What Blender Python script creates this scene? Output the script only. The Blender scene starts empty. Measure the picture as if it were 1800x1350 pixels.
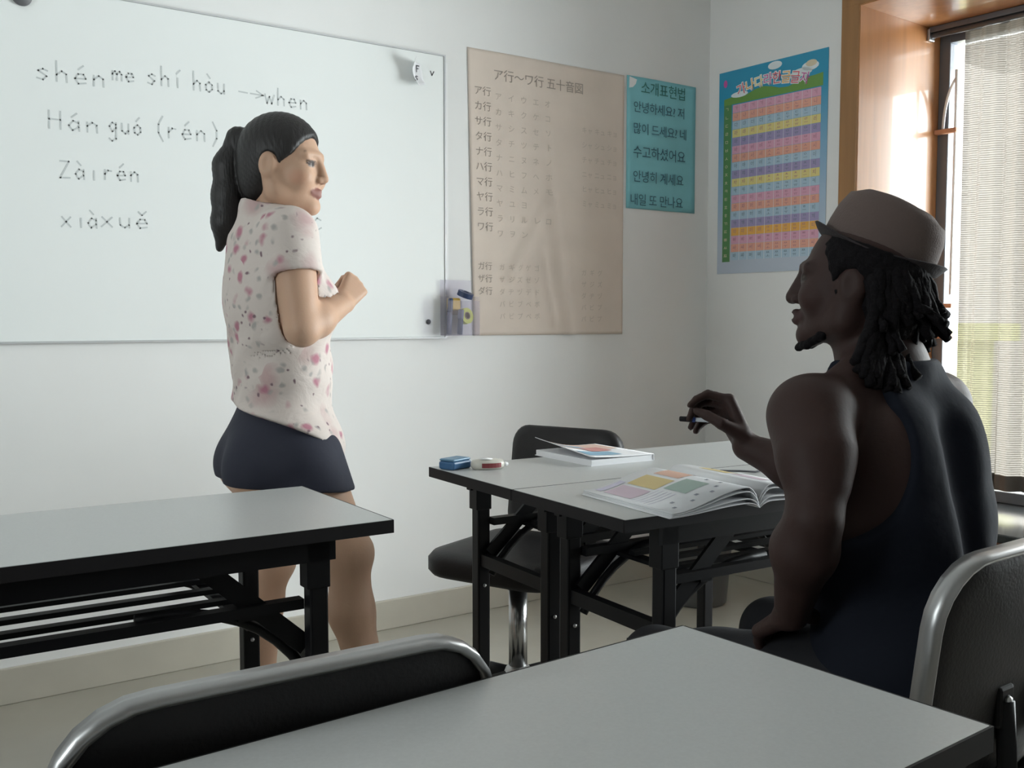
import bpy, bmesh, math, random
import numpy as np
from mathutils import Vector, Matrix, Euler
R = math.radians
random.seed(7)
S = bpy.context.scene
COL = S.collection

# ------------------------------------------------------------------ camera, world, light, exposure
CAM_H = 1.10
cam = bpy.data.cameras.new('camera')
cam_o = bpy.data.objects.new('camera', cam)
COL.objects.link(cam_o)
cam.sensor_fit = 'HORIZONTAL'
cam.sensor_width = 36.0
cam.lens = 36.0 * 1760.0 / 1800.0
cam.clip_start = 0.02
cam_o.location = (0, 0, CAM_H)
cam_o.rotation_euler = (R(90 - 3.70), 0, R(-34.87))
S.camera = cam_o

S.view_settings.view_transform = 'Standard'
S.view_settings.look = 'None'
S.view_settings.exposure = 1.78
S.view_settings.gamma = 1.0
S.view_settings.use_curve_mapping = False

world = bpy.data.worlds.new('world')
S.world = world
world.use_nodes = True
wn = world.node_tree
bg = wn.nodes['Background']
bg.inputs[0].default_value = (0.93, 0.97, 1.0, 1)   # bright overcast sky
bg.inputs[1].default_value = 6.0

cy_, sy_ = math.cos(R(34.87)), math.sin(R(34.87))
cp_, sp_ = math.cos(R(3.70)), math.sin(R(3.70))
V_FWD = np.array([sy_ * cp_, cy_ * cp_, -sp_])
V_RT = np.array([cy_, -sy_, 0.0])
V_UP = np.array([sy_ * sp_, cy_ * sp_, cp_])
def at(px, py, depth):
    """world point seen at pixel (1800x1350) of the photograph at a given distance in metres"""
    return np.array([0, 0, CAM_H]) + depth * (V_FWD + V_RT * (px - 900) / 1760.0 + V_UP * (675 - py) / 1760.0)
def on_y(px, py, Y):
    d = V_FWD + V_RT * (px - 900) / 1760.0 + V_UP * (675 - py) / 1760.0
    return np.array([0, 0, CAM_H]) + d * Y / d[1]

# ------------------------------------------------------------------ materials
def mat(name, color, rough=0.6, metal=0.0, bump=0.0, bscale=60.0, var=0.0, vscale=8.0, spec=0.5, coat=0.0, stretch=None):
    m = bpy.data.materials.new(name)
    m.use_nodes = True
    nt = m.node_tree
    p = nt.nodes['Principled BSDF']
    p.inputs['Base Color'].default_value = (*color, 1)
    p.inputs['Roughness'].default_value = rough
    p.inputs['Metallic'].default_value = metal
    p.inputs['Specular IOR Level'].default_value = spec
    if coat: p.inputs['Coat Weight'].default_value = coat
    tc = nt.nodes.new('ShaderNodeTexCoord')
    src = tc.outputs['Object']
    if stretch:
        mp = nt.nodes.new('ShaderNodeMapping')
        mp.inputs['Scale'].default_value = stretch
        nt.links.new(src, mp.inputs['Vector'])
        src = mp.outputs['Vector']
    if var > 0:
        n = nt.nodes.new('ShaderNodeTexNoise')
        n.inputs['Scale'].default_value = vscale
        n.inputs['Detail'].default_value = 5
        nt.links.new(src, n.inputs['Vector'])
        mr = nt.nodes.new('ShaderNodeMapRange')
        mr.inputs['From Min'].default_value = 0.25
        mr.inputs['From Max'].default_value = 0.75
        mr.inputs['To Min'].default_value = 1 - var
        mr.inputs['To Max'].default_value = 1 + var
        nt.links.new(n.outputs['Fac'], mr.inputs['Value'])
        mx = nt.nodes.new('ShaderNodeMix'); mx.data_type = 'RGBA'; mx.blend_type = 'MULTIPLY'
        mx.inputs[0].default_value = 1.0
        mx.inputs[6].default_value = (*color, 1)
        nt.links.new(mr.outputs[0], mx.inputs[7])
        nt.links.new(mx.outputs[2], p.inputs['Base Color'])
    if bump > 0:
        n2 = nt.nodes.new('ShaderNodeTexNoise')
        n2.inputs['Scale'].default_value = bscale
        n2.inputs['Detail'].default_value = 4
        nt.links.new(src, n2.inputs['Vector'])
        b = nt.nodes.new('ShaderNodeBump')
        b.inputs['Strength'].default_value = bump
        b.inputs['Distance'].default_value = 0.004
        nt.links.new(n2.outputs['Fac'], b.inputs['Height'])
        nt.links.new(b.outputs[0], p.inputs['Normal'])
    return m

M = {}
M['wall'] = mat('painted_wall', (0.82, 0.82, 0.81), 0.75, bump=0.05, bscale=35, var=0.025, vscale=3)
M['ceiling'] = mat('ceiling_paint', (0.78, 0.78, 0.77), 0.9)
M['floor'] = mat('floor_tile', (0.40, 0.375, 0.32), 0.22, var=0.05, vscale=5)
M['base'] = mat('skirting_tile', (0.50, 0.47, 0.40), 0.3, var=0.05, vscale=9)
M['board'] = mat('whiteboard', (0.86, 0.885, 0.875), 0.28, var=0.012, vscale=2.5)
M['board_frame'] = mat('board_trim', (0.62, 0.63, 0.64), 0.35, metal=0.3)
M['ink'] = mat('faded_marker', (0.58, 0.61, 0.61), 0.8)
M['ink_dark'] = mat('dark_marker', (0.10, 0.10, 0.11), 0.8)
M['kraft'] = mat('kraft_paper', (0.72, 0.62, 0.54), 0.8, bump=0.12, bscale=18, var=0.05, vscale=6)
M['kraft_ink'] = mat('kraft_ink', (0.36, 0.31, 0.27), 0.9)
M['kraft_ink2'] = mat('kraft_ink_faint', (0.55, 0.475, 0.41), 0.9)
M['teal'] = mat('teal_paper', (0.24, 0.58, 0.64), 0.75, var=0.06, vscale=6)
M['teal_ink'] = mat('teal_ink', (0.06, 0.15, 0.20), 0.9)
M['teal_ink_g'] = mat('teal_ink_green', (0.05, 0.20, 0.18), 0.9)
M['black'] = mat('black_enamel', (0.005, 0.005, 0.006), 0.45, spec=0.2)
M['edge'] = mat('black_edge_band', (0.010, 0.009, 0.010), 0.6, spec=.25)
M['laminate'] = mat('grey_laminate', (0.47, 0.48, 0.475), 0.32, var=0.04, vscale=260, bump=0.02, bscale=400)
M['vinyl'] = mat('black_vinyl', (0.011, 0.010, 0.011), 0.5, bump=0.15, bscale=220, spec=.3)
M['chrome'] = mat('chrome_trim', (0.42, 0.42, 0.42), 0.25, metal=1.0)
M['trim'] = mat('grey_metal_trim', (0.36, 0.36, 0.36), 0.36, metal=0.9)
M['chrome_dull'] = mat('brushed_trim', (0.46, 0.46, 0.46), 0.38, metal=0.85)
M['wood'] = mat('orange_wood', (0.44, 0.20, 0.075), 0.34, var=0.12, vscale=4, stretch=(9, 9, 0.6), coat=0.3)
M['wood_dk'] = mat('brown_wood', (0.34, 0.17, 0.065), 0.38, var=0.14, vscale=4, stretch=(9, 9, 0.6))
M['wood_panel'] = mat('brown_panel', (0.26, 0.10, 0.055), 0.45, var=0.12, vscale=4, stretch=(1, 1, 9))
M['stone'] = mat('dark_sill_stone', (0.035, 0.04, 0.042), 0.16, var=0.2, vscale=30)
M['alu'] = mat('grey_aluminium', (0.16, 0.17, 0.19), 0.4, metal=0.5)
M['white_pl'] = mat('white_plastic', (0.85, 0.85, 0.85), 0.4)
M['paper'] = mat('white_paper', (0.80, 0.80, 0.82), 0.7)
M['page'] = mat('book_page', (0.72, 0.73, 0.75), 0.6)
M['peg'] = mat('terracotta_bracket', (0.55, 0.27, 0.16), 0.6)

# ------------------------------------------------------------------ object helpers
def obj(name, me_or_bm, m=None, parent=None, smooth=False, kind=None):
    if isinstance(me_or_bm, bmesh.types.BMesh):
        me = bpy.data.meshes.new(name)
        bmesh.ops.recalc_face_normals(me_or_bm, faces=me_or_bm.faces)
        me_or_bm.to_mesh(me)
        me_or_bm.free()
    else:
        me = me_or_bm
    if m is not None and len(me.materials) == 0:
        me.materials.append(M[m] if isinstance(m, str) else m)
    if smooth:
        for p in me.polygons: p.use_smooth = True
    o = bpy.data.objects.new(name, me)
    COL.objects.link(o)
    if parent is not None: o.parent = parent
    if kind: o['kind'] = kind
    return o
def thing(name, label, cat, loc=(0, 0, 0), rz=0.0, group=None):
    o = bpy.data.objects.new(name, None)
    COL.objects.link(o)
    o.empty_display_size = 0.1
    o.location = loc
    o.rotation_euler = (0, 0, rz)
    o['label'] = label; o['category'] = cat
    if group: o['group'] = group
    return o
def tag(o, label, cat, group=None):
    o['label'] = label; o['category'] = cat
    if group: o['group'] = group
    return o
def dup(root, loc, rz, label, group=None):
    r = root.copy(); COL.objects.link(r)
    r.location = loc; r.rotation_euler = (0, 0, rz); r['label'] = label
    if group: r['group'] = group
    for ch in list(root.children):
        c = ch.copy(); COL.objects.link(c); c.parent = r
        for g in ch.children:
            d = g.copy(); COL.objects.link(d); d.parent = c
    return r
def box(bm, x0, x1, y0, y1, z0, z1, bev=0.0, mtx=None, seg=2):
    vs = [bm.verts.new(p) for p in ((x0,y0,z0),(x1,y0,z0),(x1,y1,z0),(x0,y1,z0),(x0,y0,z1),(x1,y0,z1),(x1,y1,z1),(x0,y1,z1))]
    fs = [bm.faces.new([vs[i] for i in f]) for f in ((3,2,1,0),(4,5,6,7),(0,1,5,4),(1,2,6,5),(2,3,7,6),(3,0,4,7))]
    if bev > 0:
        es = list({e for f in fs for e in f.edges})
        r = bmesh.ops.bevel(bm, geom=es, offset=bev, segments=seg, profile=0.5, affect='EDGES')
        vs = list({v for f in r['faces'] for v in f.verts} | {v for v in vs if v.is_valid})
    if mtx is not None:
        bmesh.ops.transform(bm, matrix=mtx, verts=[v for v in vs if v.is_valid])
    return bm
def newbox(*a, **k):
    bm = bmesh.new(); box(bm, *a, **k); return bm
def tube(bm, pts, r, seg=10, cap=True, closed=False):
    pts = [Vector(p) for p in pts]
    n = len(pts)
    rr = r if hasattr(r, '__len__') else [r] * n
    rings = []
    up = None
    for i, p in enumerate(pts):
        if closed: t = pts[(i + 1) % n] - pts[i - 1]
        else: t = pts[min(i + 1, n - 1)] - pts[max(i - 1, 0)]
        t.normalize()
        if up is None:
            up = t.orthogonal().normalized()
        else:
            up = (up - t * up.dot(t))
            up = up.normalized() if up.length > 1e-6 else t.orthogonal().normalized()
        b = t.cross(up)
        rings.append([bm.verts.new(p + (up * math.cos(2*math.pi*k/seg) + b * math.sin(2*math.pi*k/seg)) * rr[i]) for k in range(seg)])
    m = n if closed else n - 1
    for i in range(m):
        a, c = rings[i], rings[(i + 1) % n]
        for k in range(seg):
            bm.faces.new((a[k], a[(k+1) % seg], c[(k+1) % seg], c[k]))
    if cap and not closed:
        bm.faces.new(rings[0][::-1]); bm.faces.new(rings[-1])
    return bm
def newtube(*a, **k):
    bm = bmesh.new(); tube(bm, *a, **k); return bm
def lathe(bm, prof, seg=24, origin=(0, 0, 0)):
    o = Vector(origin)
    rings = []
    for r, z in prof:
        rings.append([bm.verts.new(o + Vector((r*math.cos(2*math.pi*k/seg), r*math.sin(2*math.pi*k/seg), z))) for k in range(seg)])
    for a, c in zip(rings, rings[1:]):
        for k in range(seg):
            bm.faces.new((a[k], a[(k+1) % seg], c[(k+1) % seg], c[k]))
    if prof[0][0] > 1e-5: bm.faces.new(rings[0][::-1])
    if prof[-1][0] > 1e-5: bm.faces.new(rings[-1])
    bmesh.ops.remove_doubles(bm, verts=bm.verts, dist=1e-6)
    return bm
def bar(bm, a, b, w, h, up=(0, 0, 1)):
    """rectangular bar between two points: width w sideways, height h along up"""
    a, b = Vector(a), Vector(b)
    t = (b - a).normalized()
    s = t.cross(Vector(up)).normalized()
    u = s.cross(t)
    vs = []
    for p in (a, b):
        for i, j in ((-1, -1), (1, -1), (1, 1), (-1, 1)):
            vs.append(bm.verts.new(p + s * (i * w / 2) + u * (j * h / 2)))
    for f in ((3,2,1,0),(4,5,6,7),(0,1,5,4),(1,2,6,5),(2,3,7,6),(3,0,4,7)):
        bm.faces.new([vs[i] for i in f])
    return bm
def newbar(*a, **k):
    bm = bmesh.new(); bar(bm, *a, **k); return bm
def bez(p0, p1, p2, n=8):
    p0, p1, p2 = Vector(p0), Vector(p1), Vector(p2)
    return [(1-t)**2*p0 + 2*(1-t)*t*p1 + t*t*p2 for t in [i/(n-1) for i in range(n)]]
def text_mesh(body, size, align='LEFT', spacing=1.0, line=1.0, offset=0.0):
    c = bpy.data.curves.new('writing', 'FONT')
    c.body = body; c.size = size; c.align_x = align
    c.space_character = spacing; c.space_line = line
    c.resolution_u = 2
    c.offset = offset
    o = bpy.data.objects.new('writing', c)
    me = o.to_mesh().copy()
    o.to_mesh_clear()
    bpy.data.objects.remove(o)
    bpy.data.curves.remove(c)
    return me
def put_mesh(me, mtx):
    me.transform(mtx); return me
# ------------------------------------------------------------------ room shell
WY = 3.13                       # front wall plane
CX = 3.224                      # corner between front and right wall
ANG = R(3.0)                    # right wall opens by a few degrees
RW = Matrix.Translation((CX, WY, 0)) @ Matrix.Rotation(ANG, 4, 'Z') @ Matrix(((0, 1, 0, 0), (-1, 0, 0, 0), (0, 0, 1, 0), (0, 0, 0, 1)))
# RW maps (s, off, z): s runs from the corner along the right wall towards the viewer, off goes out through the wall
CEIL = 2.75
LX, BY = -2.2, -2.6             # left and back walls
WS0, WS1, WZ0, WZ1, WD = 0.735, 3.15, 0.375, 2.275, 0.57   # bay window opening in the right wall
obj('floor', newbox(LX - .2, CX + 1.4, BY - .2, WY + .2, -0.1, 0.0), 'floor', kind='structure')
obj('ceiling', newbox(LX - .2, CX + 1.4, BY - .2, WY + .2, CEIL, CEIL + .1), 'ceiling', kind='structure')
obj('wall_front', newbox(LX - .2, CX + 1.2, WY, WY + .2, 0, CEIL), 'wall', kind='structure')
def wall_holed(name, mtx, L, holes, thick):
    """wall along local x from 0..L with rectangular holes (x0,x1,z0,z1), local y 0..thick"""
    bm = bmesh.new()
    xs = 0.0
    for (a, b, c, d) in holes:
        box(bm, xs, a, 0, thick, 0, CEIL)
        box(bm, a, b, 0, thick, 0, c)
        box(bm, a, b, 0, thick, d, CEIL)
        xs = b
    box(bm, xs, L, 0, thick, 0, CEIL)
    bmesh.ops.transform(bm, matrix=mtx, verts=bm.verts)
    return obj(name, bm, 'wall', kind='structure')
wall_holed('wall_right', RW, 5.9, [(WS0, WS1, WZ0 - .0305, WZ1)], 0.2)
LW = Matrix(((0, -1, 0, LX), (1, 0, 0, BY), (0, 0, 1, 0), (0, 0, 0, 1)))
wall_holed('wall_left', LW, WY - BY, [(3.5, 4.15, 1.0, 2.1)], 0.2)  # opening for the added fill window
BW = Matrix(((1, 0, 0, LX - .2), (0, -1, 0, BY), (0, 0, 1, 0), (0, 0, 0, 1)))
wall_holed('wall_back', BW, CX + 1.4 - LX, [], 0.2)
obj('baseboard_front', newbox(LX, CX - .001, WY - .012, WY + .002, 0.0, 0.105, bev=.003), 'base', kind='structure')
bm = newbox(0.012, 5.85, -.012, .002, 0.0, 0.105, bev=.003); bmesh.ops.transform(bm, matrix=RW, verts=bm.verts)
obj('baseboard_right', bm, 'base', kind='structure')

def rw(name, m, x0, x1, y0, y1, z0, z1, bev=0.0, parent=None, kind=None):
    bm = newbox(x0, x1, y0, y1, z0, z1, bev=bev)
    bmesh.ops.transform(bm, matrix=RW, verts=bm.verts)
    return obj(name, bm, m, parent, kind=kind)
# wooden lining of the bay window: casing on the wall face, jamb boards, head board, stone sill, apron panel
t1 = bpy.data.objects.new('trim_1', None); COL.objects.link(t1); t1['kind'] = 'structure'
rw('casing_board', 'wood_dk', WS0 - .072, WS0 + .004, -.018, .0, 0.0, WZ1 + .075, .004, t1)
rw('casing_board', 'wood_dk', WS1 - .004, WS1 + .072, -.018, .0, 0.0, WZ1 + .075, .004, t1)
rw('casing_head', 'wood_dk', WS0 - .072, WS1 + .072, -.0185, .0, WZ1 - .004, WZ1 + .077, .004, t1)
rw('jamb_board', 'wood', WS0 - .02, WS0 + .006, -.012, WD, WZ0, WZ1, .002, t1)
rw('jamb_board', 'wood', WS1 - .006, WS1 + .02, -.012, WD, WZ0, WZ1, .002, t1)
rw('head_board', 'wood', WS0 + .006, WS1 - .006, -.012, WD, WZ1 - .006, WZ1 + .02, .002, t1)
rw('apron_panel', 'wood_panel', WS0 + .006, WS1, -.016, .0, 0.0, WZ0 - .03, .003, t1)
t2 = bpy.data.objects.new('trim_2', None); COL.objects.link(t2); t2['kind'] = 'structure'
rw('sill_slab', 'stone', WS0 + .006, WS1 - .006, -.035, WD + .05, WZ0 - .03, WZ0, .004, t2)
# closing box of the bay outside the wall
t3 = bpy.data.objects.new('trim_3', None); COL.objects.link(t3); t3['kind'] = 'structure'
rw('bay_side', 'wall', WS0 - .12, WS0 - .02, .2, WD + .12, 0.1, WZ1 + .12, 0, t3)
rw('bay_side', 'wall', WS1 + .02, WS1 + .12, .2, WD + .12, 0.1, WZ1 + .12, 0, t3)
rw('bay_roof', 'wall', WS0 - .12, WS1 + .12, .2, WD + .35, WZ1 + .02, WZ1 + .12, 0, t3)
rw('bay_floor', 'wall', WS0 - .12, WS1 + .12, .2, WD + .12, WZ0 - .14, WZ0 - .03, 0, t3)

glass = bpy.data.materials.new('window_glass'); glass.use_nodes = True
nt = glass.node_tree; nt.nodes.clear()
out = nt.nodes.new('ShaderNodeOutputMaterial'); mix = nt.nodes.new('ShaderNodeMixShader')
tr = nt.nodes.new('ShaderNodeBsdfTransparent'); tr.inputs[0].default_value = (.95, .97, .96, 1)
gl = nt.nodes.new('ShaderNodeBsdfGlossy'); gl.inputs['Roughness'].default_value = .02
fr = nt.nodes.new('ShaderNodeFresnel'); fr.inputs[0].default_value = 1.25
nt.links.new(fr.outputs[0], mix.inputs[0]); nt.links.new(tr.outputs[0], mix.inputs[1]); nt.links.new(gl.outputs[0], mix.inputs[2])
nt.links.new(mix.outputs[0], out.inputs[0])
M['glass'] = glass
w1 = bpy.data.objects.new('window_1', None); COL.objects.link(w1); w1['kind'] = 'structure'
g0, g1 = WD - .02, WD + .04
rw('stile', 'alu', WS0 + .006, WS0 + .052, g0, g1, WZ0, WZ1 - .006, .003, w1)
rw('stile', 'alu', WS1 - .052, WS1 - .006, g0, g1, WZ0, WZ1 - .006, .003, w1)
rw('mullion', 'alu', 1.72, 1.77, g0, g1, WZ0 + .04, WZ1 - .05, .003, w1)
rw('rail', 'alu', WS0 + .052, WS1 - .052, g0, g1, WZ0, WZ0 + .045, .003, w1)
rw('rail', 'alu', WS0 + .052, WS1 - .052, g0, g1, WZ1 - .06, WZ1 - .006, .003, w1)
rw('pane', 'glass', WS0 + .05, 1.725, WD + .008, WD + .014, WZ0 + .04, WZ1 - .055, 0, w1)
rw('pane', 'glass', 1.765, WS1 - .05, WD + .008, WD + .014, WZ0 + .04, WZ1 - .055, 0, w1)
for z in (1.86, 1.155, 1.03):      # short terracotta coloured brackets beside the frame
    rw('bracket', 'peg', WS0 + .008, WS0 + .10, WD - .05, WD - .022, z - .009, z + .009, .003, w1)
def rwp(s, o, z): return RW @ Vector((s, o, z))
obj('cable', newtube(bez(rwp(WS0 + .035, WD - .03, 1.87), rwp(WS0 + .04, WD - .03, 2.01), rwp(WS0 + .088, WD - .03, 2.07), 10), .006, 8), 'white_pl', w1, True)
obj('cable', newtube([rwp(WS0 + .088, WD - .033, 2.10), rwp(WS0 + .089, WD - .033, 1.95), rwp(WS0 + .089, WD - .033, 1.7), rwp(WS0 + .087, WD - .033, 1.2)], .006, 8), 'white_pl', w1, True)
for k, (mtx, a, b) in enumerate(((LW, 3.5, 4.15),)):   # unseen window added in the left wall to fill the room with light
    fill_win = bpy.data.objects.new('window_%d' % (k + 2), None); COL.objects.link(fill_win); fill_win['kind'] = 'structure'
    for nm, m, q in (('stile', 'alu', (a, a + .05, .07, .13, 1.0, 2.1)), ('stile', 'alu', (b - .05, b, .07, .13, 1.0, 2.1)),
                  ('rail', 'alu', (a + .05, b - .05, .07, .13, 1.0, 1.05)), ('rail', 'alu', (a + .05, b - .05, .07, .13, 2.05, 2.1)),
                  ('pane', 'glass', (a + .04, b - .04, .097, .103, 1.04, 2.06))):
        bm = newbox(*q); bmesh.ops.transform(bm, matrix=mtx, verts=bm.verts); obj(nm, bm, m, fill_win)
# daylight portals in the bay window and the added left opening (guide sampling of the sky, give no light of their own)
def portal(mtx, x0, x1, z0, z1, off):
    l = bpy.data.lights.new('daylight', 'AREA'); l.shape = 'RECTANGLE'
    l.size = x1 - x0; l.size_y = z1 - z0
    l.cycles.is_portal = True
    o = bpy.data.objects.new('daylight', l); COL.objects.link(o)
    m = mtx @ Matrix.Translation(((x0 + x1) / 2, off, (z0 + z1) / 2))
    # area light shines along its local -Z; turn that to local -y of the wall (into the room)
    o.matrix_world = m @ Matrix.Rotation(R(-90), 4, 'X')
    return o
portal(RW, WS0, WS1, WZ0, WZ1, WD + .06)
portal(LW, 3.5, 4.15, 1.0, 2.1, .16)

# ------------------------------------------------------------------ outside the bay window
M['conc'] = mat('concrete_outside', (0.20, 0.18, 0.165), 0.9, var=.1, vscale=3)
M['conc2'] = mat('ochre_outside', (0.22, 0.21, 0.11), 0.9, var=.1, vscale=3)
M['dark_glass'] = mat('far_window_glass', (.03, .035, .04), .1)
def building(label, px, D, width, depth_, z0, z1, m, wins):
    """house whose nearest left edge is seen at pixel column px, D metres away; its face runs square to the street"""
    p = at(px, 560, D)
    t = thing('building', label, 'building', (p[0], p[1], 0), R(-34.87))
    obj('facade', newbox(0, width, 0, depth_, z0, z1), m, t)
    obj('roof_edge', newbox(-.12, width + .12, -.12, depth_, z1, z1 + .12), m, t)
    for i in range(wins[0]):
        for j in range(wins[1]):
            x = .35 + i*(width - .5)/wins[0]; z = z0 + .7 + j*2.6
            f = obj('window', newbox(x, x + .9, -.03, .02, z, z + 1.2), 'alu', t)
            obj('pane', newbox(x + .06, x + .84, -.036, -.031, z + .06, z + 1.14), 'dark_glass', f)
building('tall grey brown house across the street seen through the curtain', 1752, 9.0, 6.0, 4.0, -6.0, 6.5, 'conc', (4, 4))
building('low ochre house with flat roof seen low through the curtain edge', 1702, 7.0, .185, 1.5, -4.0, .95, 'conc2', (0, 0))
aw = thing('awning', 'flat concrete awning above the bay window outside', 'awning', (0, 0, 0)); aw.matrix_world = RW
obj('slab', newbox(WS0 - .3, WS0 + 1.0, WD + .13, WD + 1.15, WZ1 + .05, WZ1 + .13), 'conc', aw)
# ------------------------------------------------------------------ hand written strokes
GLY = {
 's': [[(.8,.85),(.5,1),(.2,.8),(.75,.35),(.5,0),(.1,.12)]],
 'h': [[(.15,1.9),(.15,0)],[(.15,.6),(.5,1),(.8,.75),(.82,0)]],
 'e': [[(.12,.5),(.85,.55),(.7,.95),(.35,.95),(.12,.5),(.35,.02),(.85,.15)]],
 'n': [[(.15,1),(.15,0)],[(.15,.6),(.5,1),(.8,.75),(.82,0)]],
 'm': [[(.05,1),(.05,0)],[(.05,.65),(.3,1),(.48,.7),(.48,0)],[(.48,.65),(.75,1),(.95,.7),(.95,0)]],
 'i': [[(.45,.95),(.45,0)]],
 'o': [[(.5,1),(.15,.7),(.2,.2),(.5,0),(.82,.3),(.8,.75),(.5,1)]],
 'u': [[(.15,1),(.18,.25),(.5,0),(.8,.3)],[(.82,1),(.82,0)]],
 'w': [[(.0,1),(.22,0),(.48,.8),(.72,0),(1,1)]],
 'g': [[(.8,.8),(.45,1),(.15,.6),(.45,.1),(.8,.5)],[(.82,1),(.8,-.6),(.4,-.85),(.1,-.6)]],
 'r': [[(.2,1),(.2,0)],[(.2,.55),(.5,.95),(.8,.9)]],
 'a': [[(.8,.8),(.45,1),(.15,.5),(.4,.02),(.8,.4)],[(.82,1),(.85,0)]],
 'x': [[(.15,1),(.85,0)],[(.85,1),(.1,0)]],
 'H': [[(.1,1.8),(.1,0)],[(.85,1.8),(.85,0)],[(.1,.95),(.85,.95)]],
 'Z': [[(.1,1.7),(.85,1.7),(.1,0),(.9,.05)]],
 'C': [[(.9,1.4),(.5,1.7),(.1,1.1),(.2,.3),(.6,0),(.95,.3)]],
 '(': [[(.6,2.0),(.25,1.2),(.25,.4),(.6,-.4)]],
 ')': [[(.3,2.0),(.65,1.2),(.65,.4),(.3,-.4)]],
 '>': [[(0,.55),(.55,.5)],[(.75,.5),(1.5,.45)],[(1.15,.85),(1.6,.45),(1.1,.1)]],
 'v': [[(.1,1),(.45,0),(.9,1)]],
 'F': [[(.2,1.8),(.2,0)],[(.2,1.8),(.9,1.75)],[(.2,.95),(.7,.95)]],
 'deg': [[(.3,1.9),(.1,1.65),(.3,1.4),(.5,1.65),(.3,1.9)]],
 "'": [[(.35,1.35),(.7,1.75)]], '`': [[(.3,1.8),(.6,1.4)]], '-': [[(.2,1.4),(.75,1.4)]], '^': [[(.25,1.75),(.5,1.4),(.8,1.8)]],
}
def strokes(bm, lines, mtx, w):
    for ln in lines:
        P = [mtx @ Vector((x, y, 0)) for x, y in ln]
        nrm = (mtx.to_3x3() @ Vector((0, 0, 1))).normalized()
        for a, b in zip(P, P[1:]):
            t = (b - a); L = t.length
            if L < 1e-6: continue
            t /= L; s = t.cross(nrm) * (w / 2); e = t * (w * .35)
            vs = [bm.verts.new(q) for q in (a - s - e, a + s - e, b + s + e, b - s + e)]
            bm.faces.new(vs)
def write(word, px, py, hpx, wpx, name, parent, m, Y, w=.0055, slope=0.0):
    """handwriting standing on the front wall plane y=Y; baseline start seen at (px,py); x height and advance in metres"""
    o = on_y(px, py, Y)
    bm = bmesh.new()
    x = 0.0
    for tok in word:
        base, acc = tok[0], tok[1:]
        if tok == 'deg': base, acc = 'deg', ''
        mt = Matrix.Translation((o[0] + x, Y, o[2] + slope * x)) @ Matrix(((1,0,0,0),(0,0,-1,0),(0,1,0,0),(0,0,0,1))) @ Matrix.Diagonal((wpx, hpx, 1, 1))
        if base != ' ': strokes(bm, GLY[base], mt, w)
        for c in acc: strokes(bm, GLY[c], mt, w)
        x += wpx * (1.25 if base not in 'i(>)' else (.9 if base != '>' else 1.9))
    return obj(name, bm, m, parent)
FRONT = Matrix(((1,0,0,0),(0,0,-1,0),(0,1,0,0),(0,0,0,1)))

# whiteboard: top right corner, bottom edge at viewer eye level
bx0, bx1, bz0, bz1 = -0.55, 1.876, 1.036, 2.033
wb = thing('whiteboard', 'large whiteboard with faint grey pinyin handwriting on the front wall', 'whiteboard', ((bx0+bx1)/2, WY, bz0))
lx, hz = (bx1-bx0)/2, bz1-bz0
obj('panel', newbox(-lx, lx, -.014, -.001, 0, hz, bev=.002), 'board', wb)
for q in ((-lx-.004, lx+.004, -.017, -.001, -.005, .0), (-lx-.004, lx+.004, -.017, -.001, hz, hz+.005), (lx, lx+.006, -.0172, -.001, -.005, hz+.005), (-lx-.006, -lx, -.0172, -.001, -.005, hz+.005)):
    obj('edge_strip', newbox(*q), 'board_frame', wb)
obj('backing_strip', newbox(lx+.007, lx+.020, -.006, -.001, .0, hz-.02), 'white_pl', wb)
for sx, sz in ((lx-.07, .055), (-lx+.07, .055)):
    bm = bmesh.new(); lathe(bm, [(0, 0), (.009, 0), (.009, .004), (.004, .006), (0, .006)], 12)
    bmesh.ops.transform(bm, matrix=Matrix.Translation((sx, -.014, sz)) @ Matrix.Rotation(R(90), 4, 'X'), verts=bm.verts)
    obj('screw_cap', bm, 'ink_dark', wb, True)
YB = WY - .0146
inks = []
def wline(tokens, px, py, h, wd, m='ink', slope=0.0, w=.0046):
    o = write(tokens, px, py, h, wd, 'handwriting', wb, m, YB, w, slope)
    o.location = (-(bx0+bx1)/2, -WY, -bz0)
    return o
wline(['s','h',"e'",'n'], 62, 138, .030, .040)
wline(['m','e'], 197, 140, .026, .029)
wline(['s','h',"i'"], 258, 147, .030, .031)
wline(['h','o`','u'], 338, 158, .030, .030)
wline(['>'], 420, 170, .030, .050)
wline(['w','h','e','n'], 466, 181, .028, .031, slope=-.04)
wline(['H',"a'",'n'], 84, 225, .028, .040)
wline(['g','u',"o'"], 190, 232, .029, .028)
wline(['(','r',"e'",'n',')'], 274, 240, .031, .035)
wline(['Z','a`','i'], 104, 312, .028, .032)
wline(['r',"e'",'n'], 181, 315, .028, .030)
wline(['x','i','a`'], 106, 398, .028, .033)
wline(['x','u','e^'], 176, 398, .028, .040)
wline(['deg','C'], 530, 402, .022, .032)
wline(['v'], 756, 132, .014, .017, 'ink_dark', w=.004)
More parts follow.
